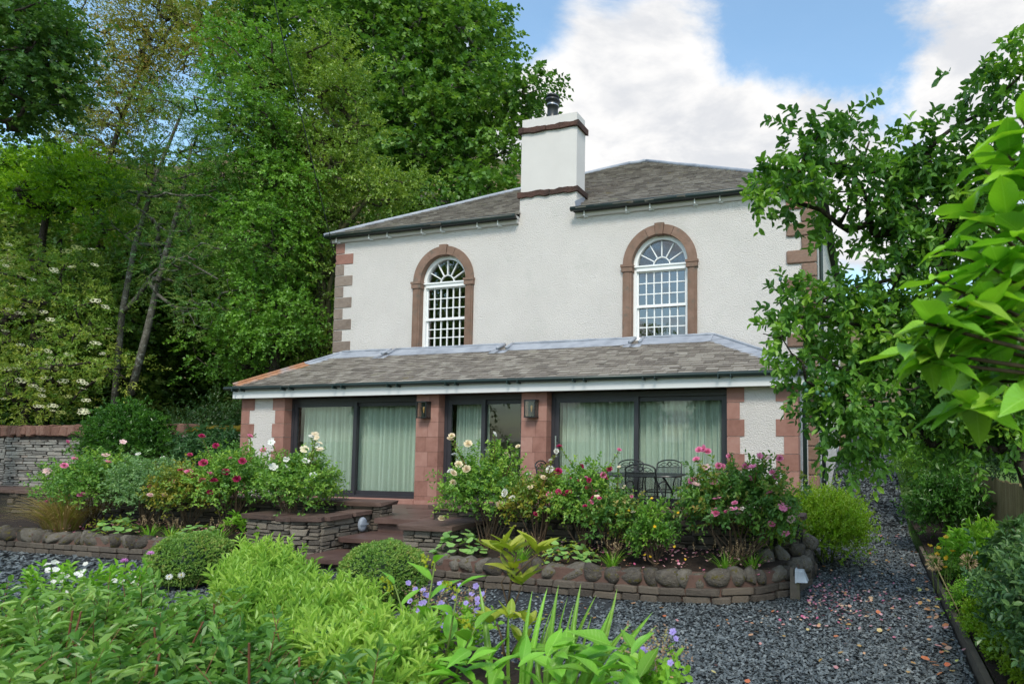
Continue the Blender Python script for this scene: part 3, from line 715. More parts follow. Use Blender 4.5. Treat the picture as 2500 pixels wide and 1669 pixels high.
def arched_window(idx, cx_, zb):
    w = empty('window', (cx_, D, zb), house)
    Y0, Y1 = D - .045, D + .2
    ri, rop = WR - .205, WR
    zi0, zi1 = ZSP - .15, ZSP + .01
    for s_ in (-1, 1):
        xo, xi = cx_ + s_ * rop, cx_ + s_ * ri
        b_ = MB(); b_.box(min(xo, xi), max(xo, xi), Y0, Y1, zb - .35, zi0)
        b_.box(min(xo, xi) + .045, max(xo, xi) - .045, Y0 - .012, Y0 + .02, zb - .35, zi0 - .003)
        b_.build('jamb', 'brown_sandstone', w)
        b_ = MB(); b_.box(min(xo, xi) - .025, max(xo, xi) + .02, Y0 - .03, Y1, zi0 + .002, zi1 - .03)
        b_.box(min(xo, xi) - .04, max(xo, xi) + .03, Y0 - .045, Y1, zi1 - .055, zi1)
        b_.build('impost', 'brown_sandstone', w)
    cuts = [0, 66, 82.5, 97.5, 124 if idx == 0 else 114, 180]
    for k in range(5):
        a0, a1 = rad(cuts[k] + .35), rad(cuts[k + 1] - .35); nseg = max(2, int((cuts[k + 1] - cuts[k]) / 5))
        key = k == 2; r1 = rop + (.035 if key else 0); r0 = ri - (.012 if key else 0); yy = Y0 - (.02 if key else 0)
        o_ = [(cx_ + r1 * math.cos(a0 + (a1 - a0) * i / nseg), ZSP + r1 * math.sin(a0 + (a1 - a0) * i / nseg)) for i in range(nseg + 1)]
        i_ = [(cx_ + r0 * math.cos(a0 + (a1 - a0) * i / nseg), ZSP + r0 * math.sin(a0 + (a1 - a0) * i / nseg)) for i in range(nseg + 1)]
        V = [(x, yy, z) for x, z in o_ + i_] + [(x, Y1, z) for x, z in o_ + i_]; n_ = nseg + 1; F = []
        for i in range(nseg):
            F += [(i, i + 1, n_ + i + 1, n_ + i), (2 * n_ + i, 2 * n_ + n_ + i, 2 * n_ + n_ + i + 1, 2 * n_ + i + 1), (i, 2 * n_ + i, 2 * n_ + i + 1, i + 1), (n_ + i, n_ + i + 1, 3 * n_ + i + 1, 3 * n_ + i)]
        F += [(0, n_, 3 * n_, 2 * n_), (nseg, 2 * n_ + nseg, 3 * n_ + nseg, n_ + nseg)]
        MB().add(V, F).build('keystone' if key else 'arch_stone', 'brown_sandstone', w)
    # white timber: box frame, transom, sash rails, glazing bars
    f = MB(); rf = ri + .01; yf0, yf1 = D + .09, D + .19; ft = .085
    for s_ in (-1, 1):
        x_a, x_b = sorted((cx_ + s_ * rf, cx_ + s_ * (rf - ft))); f.box(x_a, x_b, yf0, yf1, zb, ZSP)
    n_ = 28; ra, rb = rf, rf - ft * 1.15
    for i in range(n_):
        a0, a1 = math.pi * i / n_, math.pi * (i + 1) / n_
        P = [(cx_ + r_ * math.cos(a), y_, ZSP + r_ * math.sin(a)) for y_ in (yf0, yf1) for a in (a0, a1) for r_ in (ra, rb)]
        f.add(P, [(0, 1, 3, 2), (4, 6, 7, 5), (1, 5, 7, 3), (0, 2, 6, 4)])
    wi = rf - ft; f.box(cx_ - wi, cx_ + wi, yf0 - .02, yf1, 4.93, 5.04); f.box(cx_ - wi - .05, cx_ + wi + .05, yf0 - .045, yf0 - .021, 5.015, 5.05)
    f.box(cx_ - wi - .06, cx_ + wi + .06, yf0 - .05, yf1, zb - .03, zb + .03)
    f.build('frame', 'white_paint', w)
    zlo = (zb + .13, 4.13); zhi = (4.19, 4.905)
    s = MB(); ys0, ys1 = D + .13, D + .17; sw = .03
    for (z_a, z_b), yo in ((zlo, .03), (zhi, 0)):
        s.box(cx_ - wi, cx_ - wi + sw, ys0 + yo - .005, ys1 + yo, z_a - .06, z_b + .03); s.box(cx_ + wi - sw, cx_ + wi, ys0 + yo - .005, ys1 + yo, z_a - .06, z_b + .03)
    s.box(cx_ - wi + sw, cx_ + wi - sw, ys0 + .028, ys1 + .03, zb + .031, zlo[0]); s.box(cx_ - wi, cx_ + wi, ys0 - .02, ys1 + .03, 4.131, 4.189)
    s.box(cx_ - wi + sw, cx_ + wi - sw, ys0, ys1, zhi[1], 4.929)
    s.build('sash', 'white_paint', w)
    bars = MB(); bw = .011
    xa, xb = cx_ - wi + sw, cx_ + wi - sw; px_ = (xb - xa) / 6
    for (z_a, z_b), yo in ((zlo, .03), (zhi, 0)):
        pz = (z_b - z_a) / 3
        for i in range(1, 6): bars.box(xa + i * px_ - bw, xa + i * px_ + bw, ys0 + yo, ys1 + yo, z_a, z_b)
        for j in range(1, 3):
            for i in range(6): bars.box(xa + i * px_ + bw, xa + (i + 1) * px_ - bw, ys0 + yo + .002, ys1 + yo, z_a + j * pz - bw, z_a + j * pz + bw)
        for i in range(6):
            for j in range(3):
                g_ = MB(); g_.box(xa + i * px_ + bw, xa + (i + 1) * px_ - bw, ys0 + yo + .018, ys0 + yo + .024, z_a + j * pz + bw, z_a + (j + 1) * pz - bw)
                o_ = g_.build('pane', 'window_glass', w)
    rh, rg = .19, rb
    zc = 5.04
    for k in range(1, 6):
        a = math.pi * k / 6; ca, sa = math.cos(a), math.sin(a)
        c_ = (cx_ + (rh + rg) / 2 * ca, ys0 + .02, zc + (rh + rg) / 2 * sa)
        bars.obox(c_, np.array([ca, 0, sa]) * (rg - rh) / 2, (0, .02, 0), np.array([-sa, 0, ca]) * bw)
    for i in range(16):
        a0, a1 = math.pi * i / 16, math.pi * (i + 1) / 16
        P = [(cx_ + r_ * math.cos(a), y_, zc + r_ * math.sin(a)) for y_ in (ys0, ys1) for a in (a0, a1) for r_ in (rh + bw, rh - bw)]
        bars.add(P, [(0, 1, 3, 2), (4, 6, 7, 5), (1, 5, 7, 3), (0, 2, 6, 4)])
    bars.build('glazing_bars', 'white_paint', w)
    for k in range(6):
        n_ = 6; a0, a1 = math.pi * k / 6 + .02, math.pi * (k + 1) / 6 - .02
        o_ = [(cx_ + (rg + .01) * math.cos(a0 + (a1 - a0) * i / n_), zc + (rg + .01) * math.sin(a0 + (a1 - a0) * i / n_)) for i in range(n_ + 1)]
        i_ = [(cx_ + (rh + bw) * math.cos(a1 + (a0 - a1) * i / n_), zc + (rh + bw) * math.sin(a1 + (a0 - a1) * i / n_)) for i in range(n_ + 1)]
        MB().prism((o_ + i_)[::-1], ys0 + .018, ys0 + .024).build('fan_pane', 'window_glass', w)
    MB().prism([(cx_ + (rh - bw) * math.cos(math.pi * i / 12), zc + (rh - bw) * math.sin(math.pi * i / 12)) for i in range(13)][::-1], ys0 + .018, ys0 + .024).build('fan_pane', 'window_glass', w)
for i, (cx_, zb) in enumerate(WIN): arched_window(i, cx_, zb)

# main roof
EX0, EX1, EY, EZ, RR, RZ = 0.2, 12.6, 1.8, 6.36, 5.9, 10.08
AP0, AP1 = (EX0 + RR, EY + RR, RZ), (EX1 - RR, EY + RR, RZ)
EB = EY + 2 * RR
mb = MB()
CHL, CHR, CHD = 5.634, 7.080, .458
yN = D + CHD - .01; zN = EZ + (yN - EY) * (RZ - EZ) / RR
mb.add([(EX0, EY, EZ), (CHL, EY, EZ), (CHL, yN, zN), (CHR, yN, zN), (CHR, EY, EZ), (EX1, EY, EZ), AP1, AP0], [tuple(range(8))]); mb.add([(EX1, EY, EZ), (EX1, EB, EZ), AP1], [(0, 1, 2)])
mb.add([(EX1, EB, EZ), (EX0, EB, EZ), AP0, AP1], [(0, 1, 2, 3)]); mb.add([(EX0, EB, EZ), (EX0, EY, EZ), AP0], [(0, 1, 2)])
for a, b_, y_ in ((EX0, CHL, EY), (CHL, CHR, D + .02), (CHR, EX1, EY)): mb.add([(a, y_, EZ - .02), (a, EB, EZ - .02), (b_, EB, EZ - .02), (b_, y_, EZ - .02)], [(0, 1, 2, 3)])
roof = part('roof', mb, 'roof_base')
def slope_slates(p0, p1, p2, p3, exp, wmin, wmax, thick):
    """slates on the slope p0 p1 (eave, left to right) p2 p3 (ridge, right to left): centre, axes and width of each"""
    p0, p1, p2, p3 = (np.array(q, float) for q in (p0, p1, p2, p3))
    X = unit(p1 - p0); S = unit((p3 - p0) - X * ((p3 - p0) @ X)); Nn = np.cross(X, S); SL = (p3 - p0) @ S
    xl, xr = (p3 - p0) @ X, (p2 - p0) @ X; W_ = (p1 - p0) @ X; out_ = []
    rows = int(SL / exp)
    for i in range(rows):
        s0 = i * exp - .03; t = max(0, (s0 + exp * .5) / SL); a, b_ = xl * t, W_ + (xr - W_) * t
        x = a - random.uniform(0, wmax)
        while x < b_:
            w = random.uniform(wmin, wmax) ; x0, x1 = max(x, a), min(x + w, b_); x += w
            if x1 - x0 < .05: continue
            ln = exp * 1.5
            c_ = p0 + X * (x0 + x1) / 2 + S * (s0 + ln / 2 + random.gauss(0, .007)) + Nn * (.012 + thick + random.gauss(0, .0025))
            out_.append((c_, X, S, Nn, x1 - x0 - .007, ln, thick))
    return out_
SX_ = np.array([(-.5, -.5, 0), (.5, -.5, 0), (.5, .5, 0), (-.5, .5, 0), (-.5, -.5, 1), (.5, -.5, 1), (.5, .5, .25), (-.5, .5, .25)])
SF_ = np.array([(4, 5, 6, 7), (0, 1, 5, 4), (1, 2, 6, 5), (3, 0, 4, 7)])
def slate_mass(lst, name, parent):
    V = []; R_ = []
    for c_, X, S, Nn, w, ln, th in lst:
        tw = random.gauss(0, .01); X2 = X + S * tw
        V.append(c_ + X2 * (SX_[:, 0:1] * w) + S * (SX_[:, 1:2] * ln) + Nn * ((SX_[:, 2:3] - .5) * th * 1.6)); R_ += [random.random()] * len(SF_)
    F = (np.arange(len(V))[:, None, None] * 8 + SF_[None]).reshape(-1, 4)
    return ob(name, fastmesh(name, np.array(V), F, R_), 'slate_roof_mass', parent, kind='stuff')
lst = slope_slates((EX0, EY, EZ), (EX1, EY, EZ), AP1, AP0, .185, .17, .34, .028)
CHL, CHR, CHD = 5.634, 7.080, .458
lst = [s for s in lst if not (CHL - .05 < s[0][0] < CHR + .05 and s[0][1] < D + CHD + .05)]
slate_mass(lst, 'roof_slates', roof)
mb = MB()
for a, b_ in (((EX0, EY, EZ), AP0), (AP0, AP1), (AP1, (EX1, EY, EZ))):
    a, b_ = np.array(a) + (0, -.02, .045), np.array(b_) + (0, -.02, .045); n_ = 8
    mb.tube([a + (b_ - a) * i / n_ + np.array([0, 0, random.gauss(0, .006)]) for i in range(n_ + 1)], .06, 8)
mb.build('ridge_lead', 'lead', roof, smooth=True)
# eaves: cornice, gutter, brackets on both sides of the chimney
for (a, b_) in ((ML - .13, CHL - .012), (CHR + .012, MR + .17)):
    mb = MB(); prof = [(D - .001, 6.25), (D - .05, 6.25), (D - .075, 6.29), (D - .075, 6.355), (D - .13, 6.385), (D - .13, 6.42), (D - .001, 6.42)]
    n_ = len(prof); mb.add([(x, y_, z_) for x in (a, b_) for y_, z_ in prof], [tuple(range(n_)), tuple(range(2 * n_ - 1, n_ - 1, -1))] + [((i + 1) % n_, i, i + n_, (i + 1) % n_ + n_) for i in range(n_)])
    part('cornice', mb, 'smooth_white')
    mb = MB(); mb.tube([(a - .05, D - .20, 6.385), (b_, D - .20, 6.385)], .055, 10); g_ = part('gutter', mb, 'green_black', smooth=True)
    x = a + .25; k = 0
    while x < b_:
        bk = MB(); bk.box(x - .012, x + .012, D - .15, D - .045, 6.235, 6.255); bk.box(x - .05, x + .05, D - .06, D - .04, 6.225, 6.24); bk.box(x - .008, x + .008, D - .152, D - .135, 6.24, 6.36)
        bk.build('bracket', 'white_paint', g_); x += (1.0, .55)[k % 2]; k += 1
# chimney
chim = empty('chimney', (6.36, D, 6.3), house)
mb = MB(); mb.box(CHL, CHR, D + .001, D + CHD, 6.2, 6.88); mb.build('chimney_base', 'roughcast', chim)
mb = MB(); mb.box(CHL + .012, CHR - .012, D + .014, D + CHD - .012, 6.88, 8.40); mb.box(CHL + .02, CHR - .02, D + .02, D + CHD - .02, 8.48, 8.74); mb.build('stack', 'smooth_white', chim)
for z_ in (6.86, 8.40):
    mb = MB(); xs_ = np.linspace(CHL - .045, CHR + .045, 14); hh = .115
    up_ = [z_ + hh + random.gauss(0, .012) for _ in xs_]; lo_ = [z_ + random.gauss(0, .012) for _ in xs_]
    for i in range(13):
        P = [(xs_[i + q], y_, (lo_, up_)[t][i + q]) for y_ in (D - .045 + random.gauss(0, .006), D + CHD + .04) for t in (0, 1) for q in (0, 1)]
        mb.add(P, [(0, 1, 3, 2), (4, 6, 7, 5), (2, 3, 7, 6), (0, 4, 5, 1)] + ([(0, 2, 6, 4)] if i == 0 else []) + ([(1, 5, 7, 3)] if i == 12 else []))
    mb.build('stone_band', 'dark_band', chim)
mb = MB(); mb.lathe((6.33, D + .22, 8.72), [(.15, 0), (.13, .04), (.125, .33), (.14, .34), (.14, .37), (.125, .38), (.125, .45), (.165, .47), (.165, .52), (.10, .53), (.10, .56), (.15, .57), (.15, .60), (.12, .63), (.02, .65)], 18)
mb.build('flue_pot', 'black_metal', chim, smooth=True)
mb = MB(); mb.lathe((6.33, D + .22, 9.085), [(.142, 0), (.142, .016)], 18); mb.build('flue_clip', 'steel', chim)
mb = MB(); mb.obox((CHR + .06, D + .1, 6.56), (.07, 0, 0), (0, .16, .09), (0, -.004, .008)); mb.obox((CHR + .006, D + .2, 6.66), (.004, 0, 0), (0, .24, .14), (0, -.05, .09)); mb.build('flashing', 'lead', chim)

# ---- front extension
mb = MB()
mb.box(XL + .01, 1.195, 0.0, .29, -.06, ZH + .2); mb.box(11.0, XR - .01, 0.0, .29, -.06, ZH + .2)          # rendered piers
mb.box(XL + .01, .3, .291, D - .002, -.7, ZH + .2); mb.box(11.9, XR - .01, .291, D - .002, -.7, ZH + .2)     # side walls
mb.box(XL + .3, 11.9, .05, .3, ZH + .02, ZH + .22)
part('extension_wall', mb, 'roughcast')
STEP = .294
def pier_quoins(x0, x1, wl_, wr_, nl_, nr_):
    z = ZH; h = .26; i = 0
    while z > -.3:
        zb = max(z - h, -.04)
        l_, r_ = (wl_, wr_) if i % 2 == 0 else (nl_, nr_)
        b_ = MB(); b_.box(x0 - .004, x0 + l_, -.012, .292, zb + .004, z - .004); b_.build('quoin', 'pink_sandstone', house)
        b_ = MB(); b_.box(x1 - r_, x1 + .004, -.012, .292, zb + .004, z - .004); b_.build('quoin', 'pink_sandstone', house)
        z = zb; h = STEP; i += 1
        if z <= -.039: break
pier_quoins(XL, 1.204, .36, .325, .22, .25); pier_quoins(10.989, XR, .30, .37, .22, .235)
def pillar(x0, x1):
    p_ = empty('pillar', ((x0 + x1) / 2, .14, 0), house); z = ZH; h = .26; i = 0
    while z > -.039:
        zb = max(z - h, -.04); sp = x0 + (x1 - x0) * (.5 + .06 * (-1) ** i + random.uniform(-.03, .03))
        segs = [(x0, sp), (sp, x1)] if i not in (1,) else [(x0, x1)]
        for a, b_ in segs:
            q_ = MB(); q_.box(a + .003, b_ - .003, -.012, .292, zb + .003, z - .003); q_.build('block', 'pink_sandstone', p_)
        z = zb; h = STEP; i += 1
    q_ = MB(); q_.box(x0 + .006, x1 - .006, -.004, .285, -.035, ZH); q_.build('core', 'mortar_pink', p_)
    q_ = MB(); q_.box(x0 - .02, x1 + .02, -.035, .28, -.045, .055); q_.build('plinth', 'pink_sandstone', p_)
pillar(4.593, 5.126); pillar(6.976, 7.518)
# glazed doors
YD = .17
def frame_rect(mb, x0, x1, z0, z1, wl_, wr_, wt, wb_, y0, y1):
    mb.box(x0, x0 + wl_, y0, y1, z0, z1); mb.box(x1 - wr_, x1, y0, y1, z0, z1)
    mb.box(x0 + wl_, x1 - wr_, y0, y1, z1 - wt, z1); mb.box(x0 + wl_, x1 - wr_, y0, y1, z0, z0 + wb_)
def door(x0, x1, split, front_first, handle_x=None, lever=None):
    d_ = empty('patio_door', ((x0 + x1) / 2, YD, .05), house)
    zb, zt = .06, ZH - .015
    f = MB(); frame_rect(f, x0, x1, zb, zt, .07, .07, .10, .05, YD, YD + .14); f.build('frame', 'anthracite', d_)
    for k, (a, b_) in enumerate(((x0 + .07, split + .045), (split - .045, x1 - .07))):
        y0 = YD + (.012 if (k == 0) == front_first else .062); f = MB()
        frame_rect(f, a, b_, zb + .05, zt - .10, .085, .085, .085, .085, y0, y0 + .045); lf = f.build('sash', 'anthracite', d_)
        g_ = MB(); g_.box(a + .085, b_ - .085, y0 + .018, y0 + .026, zb + .135, zt - .185); g_.build('pane', 'door_glass', d_)
        if handle_x is not None and abs((a if handle_x < split else b_) - handle_x) < .3:
            h = MB(); h.box(handle_x - .016, handle_x + .016, y0 - .012, y0 - .001, .93, 1.22); h.box(handle_x - .012, handle_x + .012, y0 - .05, y0 - .035, 1.05, 1.33); h.box(handle_x - .01, handle_x + .01, y0 - .036, y0 - .012, 1.06, 1.08); h.box(handle_x - .01, handle_x + .01, y0 - .036, y0 - .012, 1.28, 1.30)
            h.build('handle', 'steel', d_)
        if lever is not None and a < lever < b_:
            h = MB(); h.box(lever - .015, lever + .015, y0 - .01, y0 - .001, .92, 1.12); h.box(lever - .01, lever + .12, y0 - .055, y0 - .035, 1.05, 1.07); h.box(lever - .01, lever + .01, y0 - .036, y0 - .01, 1.05, 1.07); h.build('handle', 'steel', d_)
    s_ = MB(); s_.box(x0 - .02, x1 + .02, -.06, YD + .16, -.02, .058); s_.build('sill', 'pink_sandstone', d_)
    return d_
door(1.204, 4.593, 2.894, True); door(5.126, 6.976, 6.01, True, lever=6.06); door(7.518, 10.989, 9.235, True, handle_x=7.63)
def curtain(x0, x1, seed, wl_=.125):
    r_ = np.random.default_rng(seed); n_ = int((x1 - x0) / .008); x = np.linspace(x0, x1, n_)
    ph = np.cumsum(r_.uniform(.6, 1.4, n_)) * .008 * 2 * math.pi / wl_
    y = .42 + .050 * np.sin(ph) + .030 * np.sin(ph * .37 + 1) + .012 * np.sin(ph * 2.1)
    zs_ = np.array([.09, .5, 1.0, 1.6, 2.13]); V = []
    for j, z_ in enumerate(zs_):
        k = 1 - .35 * (z_ / 2.1); V.append(np.stack([x + .006 * np.sin(z_ * 3 + ph * .2), .42 + (y - .42) * (1.05 - .35 * z_ / 2.13), np.full(n_, z_)], -1))
    V = np.concatenate(V); F = [(j * n_ + i, j * n_ + i + 1, (j + 1) * n_ + i + 1, (j + 1) * n_ + i) for j in range(4) for i in range(n_ - 1)]
    ob('curtain', fastmesh('curtain', V, F, smooth=True), 'curtain', house)
curtain(1.25, 4.55, 1); curtain(5.2, 6.02, 2, .08); curtain(7.55, 10.95, 3)
mb = MB()
mb.add([(XL + .3, .31, .03), (11.9, .31, .03), (11.9, D - .01, .03), (XL + .3, D - .01, .03)], [(0, 1, 2, 3)]); part('room_floor', mb, 'room_floor')
mb = MB(); mb.add([(XL + .3, 1.9, .03), (11.9, 1.9, .03), (11.9, 1.9, 2.3), (XL + .3, 1.9, 2.3)], [(0, 1, 2, 3)])
mb.add([(XL + .3, .31, 2.2), (XL + .3, 1.9, 2.2), (11.9, 1.9, 2.2), (11.9, .31, 2.2)], [(0, 1, 2, 3)]); mb.box(6.55, 6.65, .7, 1.9, .03, 2.2)
part('room_wall', mb, 'plaster')
# extension eaves and roof
FX0, FX1 = -.02, 12.38
mb = MB(); mb.box(FX0, FX1, -.215, -.18, ZH - .005, ZH + .175); mb.box(FX0, FX0 + .03, -.179, D - .01, ZH - .005, ZH + .175); mb.box(FX1 - .03, FX1, -.179, D - .01, ZH - .005, ZH + .175)
part('fascia', mb, 'fascia_paint')
mb = MB(); mb.box(FX0 + .031, FX1 - .031, -.179, -.014, ZH + .001, ZH + .012); part('soffit', mb, 'white_paint')
AX0, AX1, AY, AZ, RYe, RZe = .03, 12.46, -.26, 2.385, 1.75, 3.335
RL, RRx = .96, 10.34
mb = MB(); mb.tube([(AX0 - .20, AY - .02, 2.370), (AX1 + .05, AY - .02, 2.370)], .045, 10); g2 = part('gutter', mb, 'green_black', smooth=True)
x = .1
while x < 12.4:
    for dx in (0, .22):
        b_ = MB(); b_.box(x + dx - .012, x + dx + .012, AY - .078, -.216, 2.30, 2.37); b_.build('bracket', 'green_black', g2)
    x += 1.35
mb = MB()
mb.add([(AX0, AY, AZ), (AX1, AY, AZ), (RRx, RYe, RZe), (RL, RYe, RZe)], [(0, 1, 2, 3)])
mb.add([(AX1, AY, AZ), (AX1, D - .01, AZ), (RRx, D - .01, RZe - .01), (RRx, RYe, RZe)], [(0, 1, 2, 3)])
mb.add([(AX0, D - .01, AZ), (AX0, AY, AZ), (RL, RYe, RZe), (RL, D - .01, RZe - .01)], [(0, 1, 2, 3)])
mb.add([(RL, RYe, RZe), (RRx, RYe, RZe), (RRx, D - .005, RZe - .16), (RL, D - .005, RZe - .16)], [(0, 1, 2, 3)])
mb.add([(AX0, AY, AZ - .03), (AX0, -.19, AZ - .03), (AX1, -.19, AZ - .03), (AX1, AY, AZ - .03)], [(0, 1, 2, 3)])
xroof = part('extension_roof', mb, 'roof_base')
lst = slope_slates((AX0, AY, AZ), (AX1, AY, AZ), (RRx, RYe, RZe), (RL, RYe, RZe), .128, .15, .27, .017)
lst.sort(key=lambda s: np.linalg.norm(s[0] - CAM))
slm = MB().add(SX_ - np.array([0, 0, .5]), [tuple(f) for f in SF_]).mesh('slate'); slm.materials.append(MATS['slate_roof'])
for c_, X, S, Nn, w, ln, th in lst[:300]:
    e = Matrix((X, S, Nn)).transposed().to_euler()
    o_ = ob('slate', slm, None, xroof, loc=c_, rot=(e.x + random.gauss(0, .012), e.y + random.gauss(0, .006), e.z + random.gauss(0, .008)), scale=(w, ln, th * 1.6))
slate_mass(lst[300:], 'slates', xroof)
# lead along the top and the hips
def lead_strip(path_lo, path_hi, mat, name='lead_flashing'):
    mb = MB(); n_ = len(path_lo)
    V = [p for p in path_lo] + [p for p in path_hi] + [(p[0], p[1] + .05, p[2] - .12) for p in path_hi]
    F = [(i, i + 1, n_ + i + 1, n_ + i) for i in range(n_ - 1)] + [(n_ + i, n_ + i + 1, 2 * n_ + i + 1, 2 * n_ + i) for i in range(n_ - 1)]
    F += [(0, n_, 2 * n_), (n_ - 1, 3 * n_ - 1, 2 * n_ - 1)]
    mb.add(V, F); return mb.build(name, mat, xroof)
slx, sly, slz = unit(np.array([0., RYe - AY, RZe - AZ]))
def onslope(x, y, lift=.03):
    t = (y - AY) / (RYe - AY); return (x, y - .02, AZ + (RZe - AZ) * t + lift)
for a, b_ in ((RL, 2.40), (2.53, 5.48), (5.68, 8.62), (8.80, RRx)):
    n_ = 12; xs_ = np.linspace(a, b_, n_)
    lead_strip([onslope(x, RYe - .36 + random.gauss(0, .008) + (.05 if i in (0, n_ - 1) else 0), .036) for i, x in enumerate(xs_)], [onslope(x, RYe - .05, .075 + random.gauss(0, .004)) for x in xs_], 'lead')
    mb = MB(); mb.tube([(x, RYe - .02, RZe + .07 + random.gauss(0, .003)) for x in xs_], .035, 8); mb.build('lead_roll', 'lead', xroof, smooth=True)
    for xe, s_ in ((a, -1), (b_, 1)):
        if RL + .1 < xe < RRx - .1:
            mb = MB(); mb.tube([(xe, RYe - .02, RZe + .07), (xe - s_ * .02, RYe - .30, RZe - .06), ], [.04, .035], 8); mb.obox(onslope(xe + s_ * .02, RYe - .40, .033), (.12, 0, 0), np.array([0, .10, .048]), (0, -.003, .007)); mb.build('lead_roll', 'lead', xroof, smooth=True)
def hip(a, b_, mat, wd, side, name):
    a, b_ = np.array(a, float), np.array(b_, float); mb = MB(); n_ = 7
    for i in range(n_):
        t0, t1 = i / n_, (i + 1) / n_ - .004
        p, q = a + (b_ - a) * t0, a + (b_ - a) * t1
        for (u, v, w_) in ((p, q, wd),):
            mb.add([p + np.array([0, 0, .07]), q + np.array([0, 0, .07]), q + np.array([side * w_, 0, .037]), p + np.array([side * w_, 0, .037]), q + np.array([-side * w_ * .8, .1, -.03]), p + np.array([-side * w_ * .8, .1, -.03])], [(0, 1, 2, 3), (0, 5, 4, 1)])
    mb.tube([a + (0, 0, .075), b_ + (0, 0, .075)], .03, 8)
    return mb.build(name, mat, xroof)
hip((AX1, AY, AZ), (RRx, RYe, RZe), 'lead', .36, -1, 'hip_lead')
hl = np.array((AX0, AY, AZ)); hr = np.array((RL, RYe, RZe)); hm = hl + (hr - hl) * .62
hip(hl, hm, 'rusty_lead', .20, 1, 'hip_lead')['label'] = 'rust stained lead at the foot of the hip'
hip(hm, hr, 'lead', .22, 1, 'hip_lead')
# lanterns
def lantern(x, z):
    r_ = empty('wall_lantern', (x, -.02, z), label='', cat='lantern', group='box lanterns on the sandstone pillars')
    w, h, d = .105, .145, .15; y1 = -.016
    b_ = MB(); b_.box(x - w, x + w, y1 - .012, y1, z - h, z + h); b_.build('back_plate', 'black_metal', r_)
    f = MB()
    for sx in (-1, 1):
        f.box(x + sx * w - .009, x + sx * w + .009, y1 - d, y1 - d + .018, z - h, z + h)
    f.box(x - w - .012, x + w + .012, y1 - d - .004, y1 - .012, z + h, z + h + .022); f.box(x - w - .012, x + w + .012, y1 - d - .004, y1 - .012, z - h - .022, z - h)
    f.build('frame', 'black_metal', r_)
    for (a, b2, c, e) in ((x - w, x + w, y1 - d + .006, y1 - d + .010), (x - w - .002, x - w + .002, y1 - d + .02, y1 - .014), (x + w - .002, x + w + .002, y1 - d + .02, y1 - .014)):
        g_ = MB(); g_.box(a, b2, c, e, z - h + .001, z + h - .001); g_.build('pane', 'door_glass', r_)
    bu = MB(); bu.lathe((x, y1 - .075, z - h), [(.012, 0), (.012, .09), (.010, .10), (.018, .14), (.022, .165), (.018, .195), (.006, .21)], 12); bu.build('bulb', 'bulb_amber', r_, smooth=True)
    so = MB(); so.lathe((x, y1 - .075, z - h), [(.024, 0), (.024, .085)], 12); so.build('socket', 'black_metal', r_)
    return r_
lantern(4.838, 1.85)['label'] = 'black box lantern on pillar between the two-panel door and the narrow door'
lantern(7.24, 1.84)['label'] = 'black box lantern on pillar beside the door with the tall steel handle'
# downpipes
mb = MB(); mb.tube([(12.33, -.1, 2.3), (12.34, .35, 2.16), (12.30, .42, 1.98), (12.27, .42, 1.82), (12.27, .42, -.55)], .037, 10)
for z_ in (1.72, .5): mb.tube([(12.27, .42, z_), (12.27, .42, z_ + .08)], .048, 10)
part('downpipe', mb, 'green_black', smooth=True)
mb = MB(); mb.tube([(12.52, D + .3, 6.3), (12.47, D + .25, 6.0), (12.47, D + .25, -.5)], .04, 10)
for z_ in (4.2, 2.2, .4): mb.tube([(12.47, D + .25, z_), (12.47, D + .25, z_ + .09)], .052, 10)
part('downpipe', mb, 'green_black', smooth=True)
mb = MB(); mb.box(MR + .002, MR + .09, D + .5, D + .8, .3, .75); part('meter_box', mb, 'grey_plastic')

# ------------------------------------------------------------------ terrace, steps and garden walls
TF = -.02
mb = MB(); mb.box(-11, 5.6, -1.98, -.001, -.62, TF); mb.box(5.601, 6.75, -2.05, -.001, -.62, TF - .004); mb.box(6.751, 12.45, -2.15, -.001, -.62, TF); mb.box(-11, -.001, .001, 1.05, -.62, TF)
terrace = mb.build('terrace', 'wet_flag', kind='structure')
for (a, b_, c, e) in ((5.62, 6.34, -2.13, -1.45), (6.35, 7.05, -2.13, -1.52), (5.62, 6.1, -1.44, -.75), (6.11, 6.9, -1.51, -.7), (5.0, 5.9, -.74, -.07), (5.91, 6.9, -.69, -.07)):
    stone('flagstone', 'wet_flag', terrace, ((a + b_) / 2, (c + e) / 2, TF - .02), (b_ - a - .012, e - c - .012, .07), ch=.04, jit=.01)
steps = empty('garden_steps', (6.2, -2.7, G), label='sandstone garden steps between two dry stone cheek walls', cat='steps')
for (y0, y1, top) in ((-3.36, -2.70, -.42), (-2.74, -2.10, -.23)):
    stone('tread', 'wet_flag', steps, (6.22, (y0 + y1) / 2 + .02, top - .035), (1.62 if top < -.3 else 1.5, y1 - y0 + .1, .075), ch=.06, jit=.015)
stone('tread', 'wet_flag', steps, (6.3, -2.06, TF - .03), (1.4, .2, .085), ch=.06, jit=.012)
for (y0, z0, z1, xa) in ((-3.28, G - .02, -.46, 5.55), (-2.68, -.42, -.27, 5.5), (-2.09, -.23, -.065, 5.6)):
    mb = MB(); mb.box(xa - .05, 6.95, y0 + .08, y0 + .5, z0 - .05, z1); mb.build('core', 'mortar_dark', steps)
    stone_face(steps, 'dark_stone', xa, y0 + .05, 6.92, y0 + .05, z0, z1, .06, .12, .2, .45, depth=.1, proud=.02, name='riser_stone')

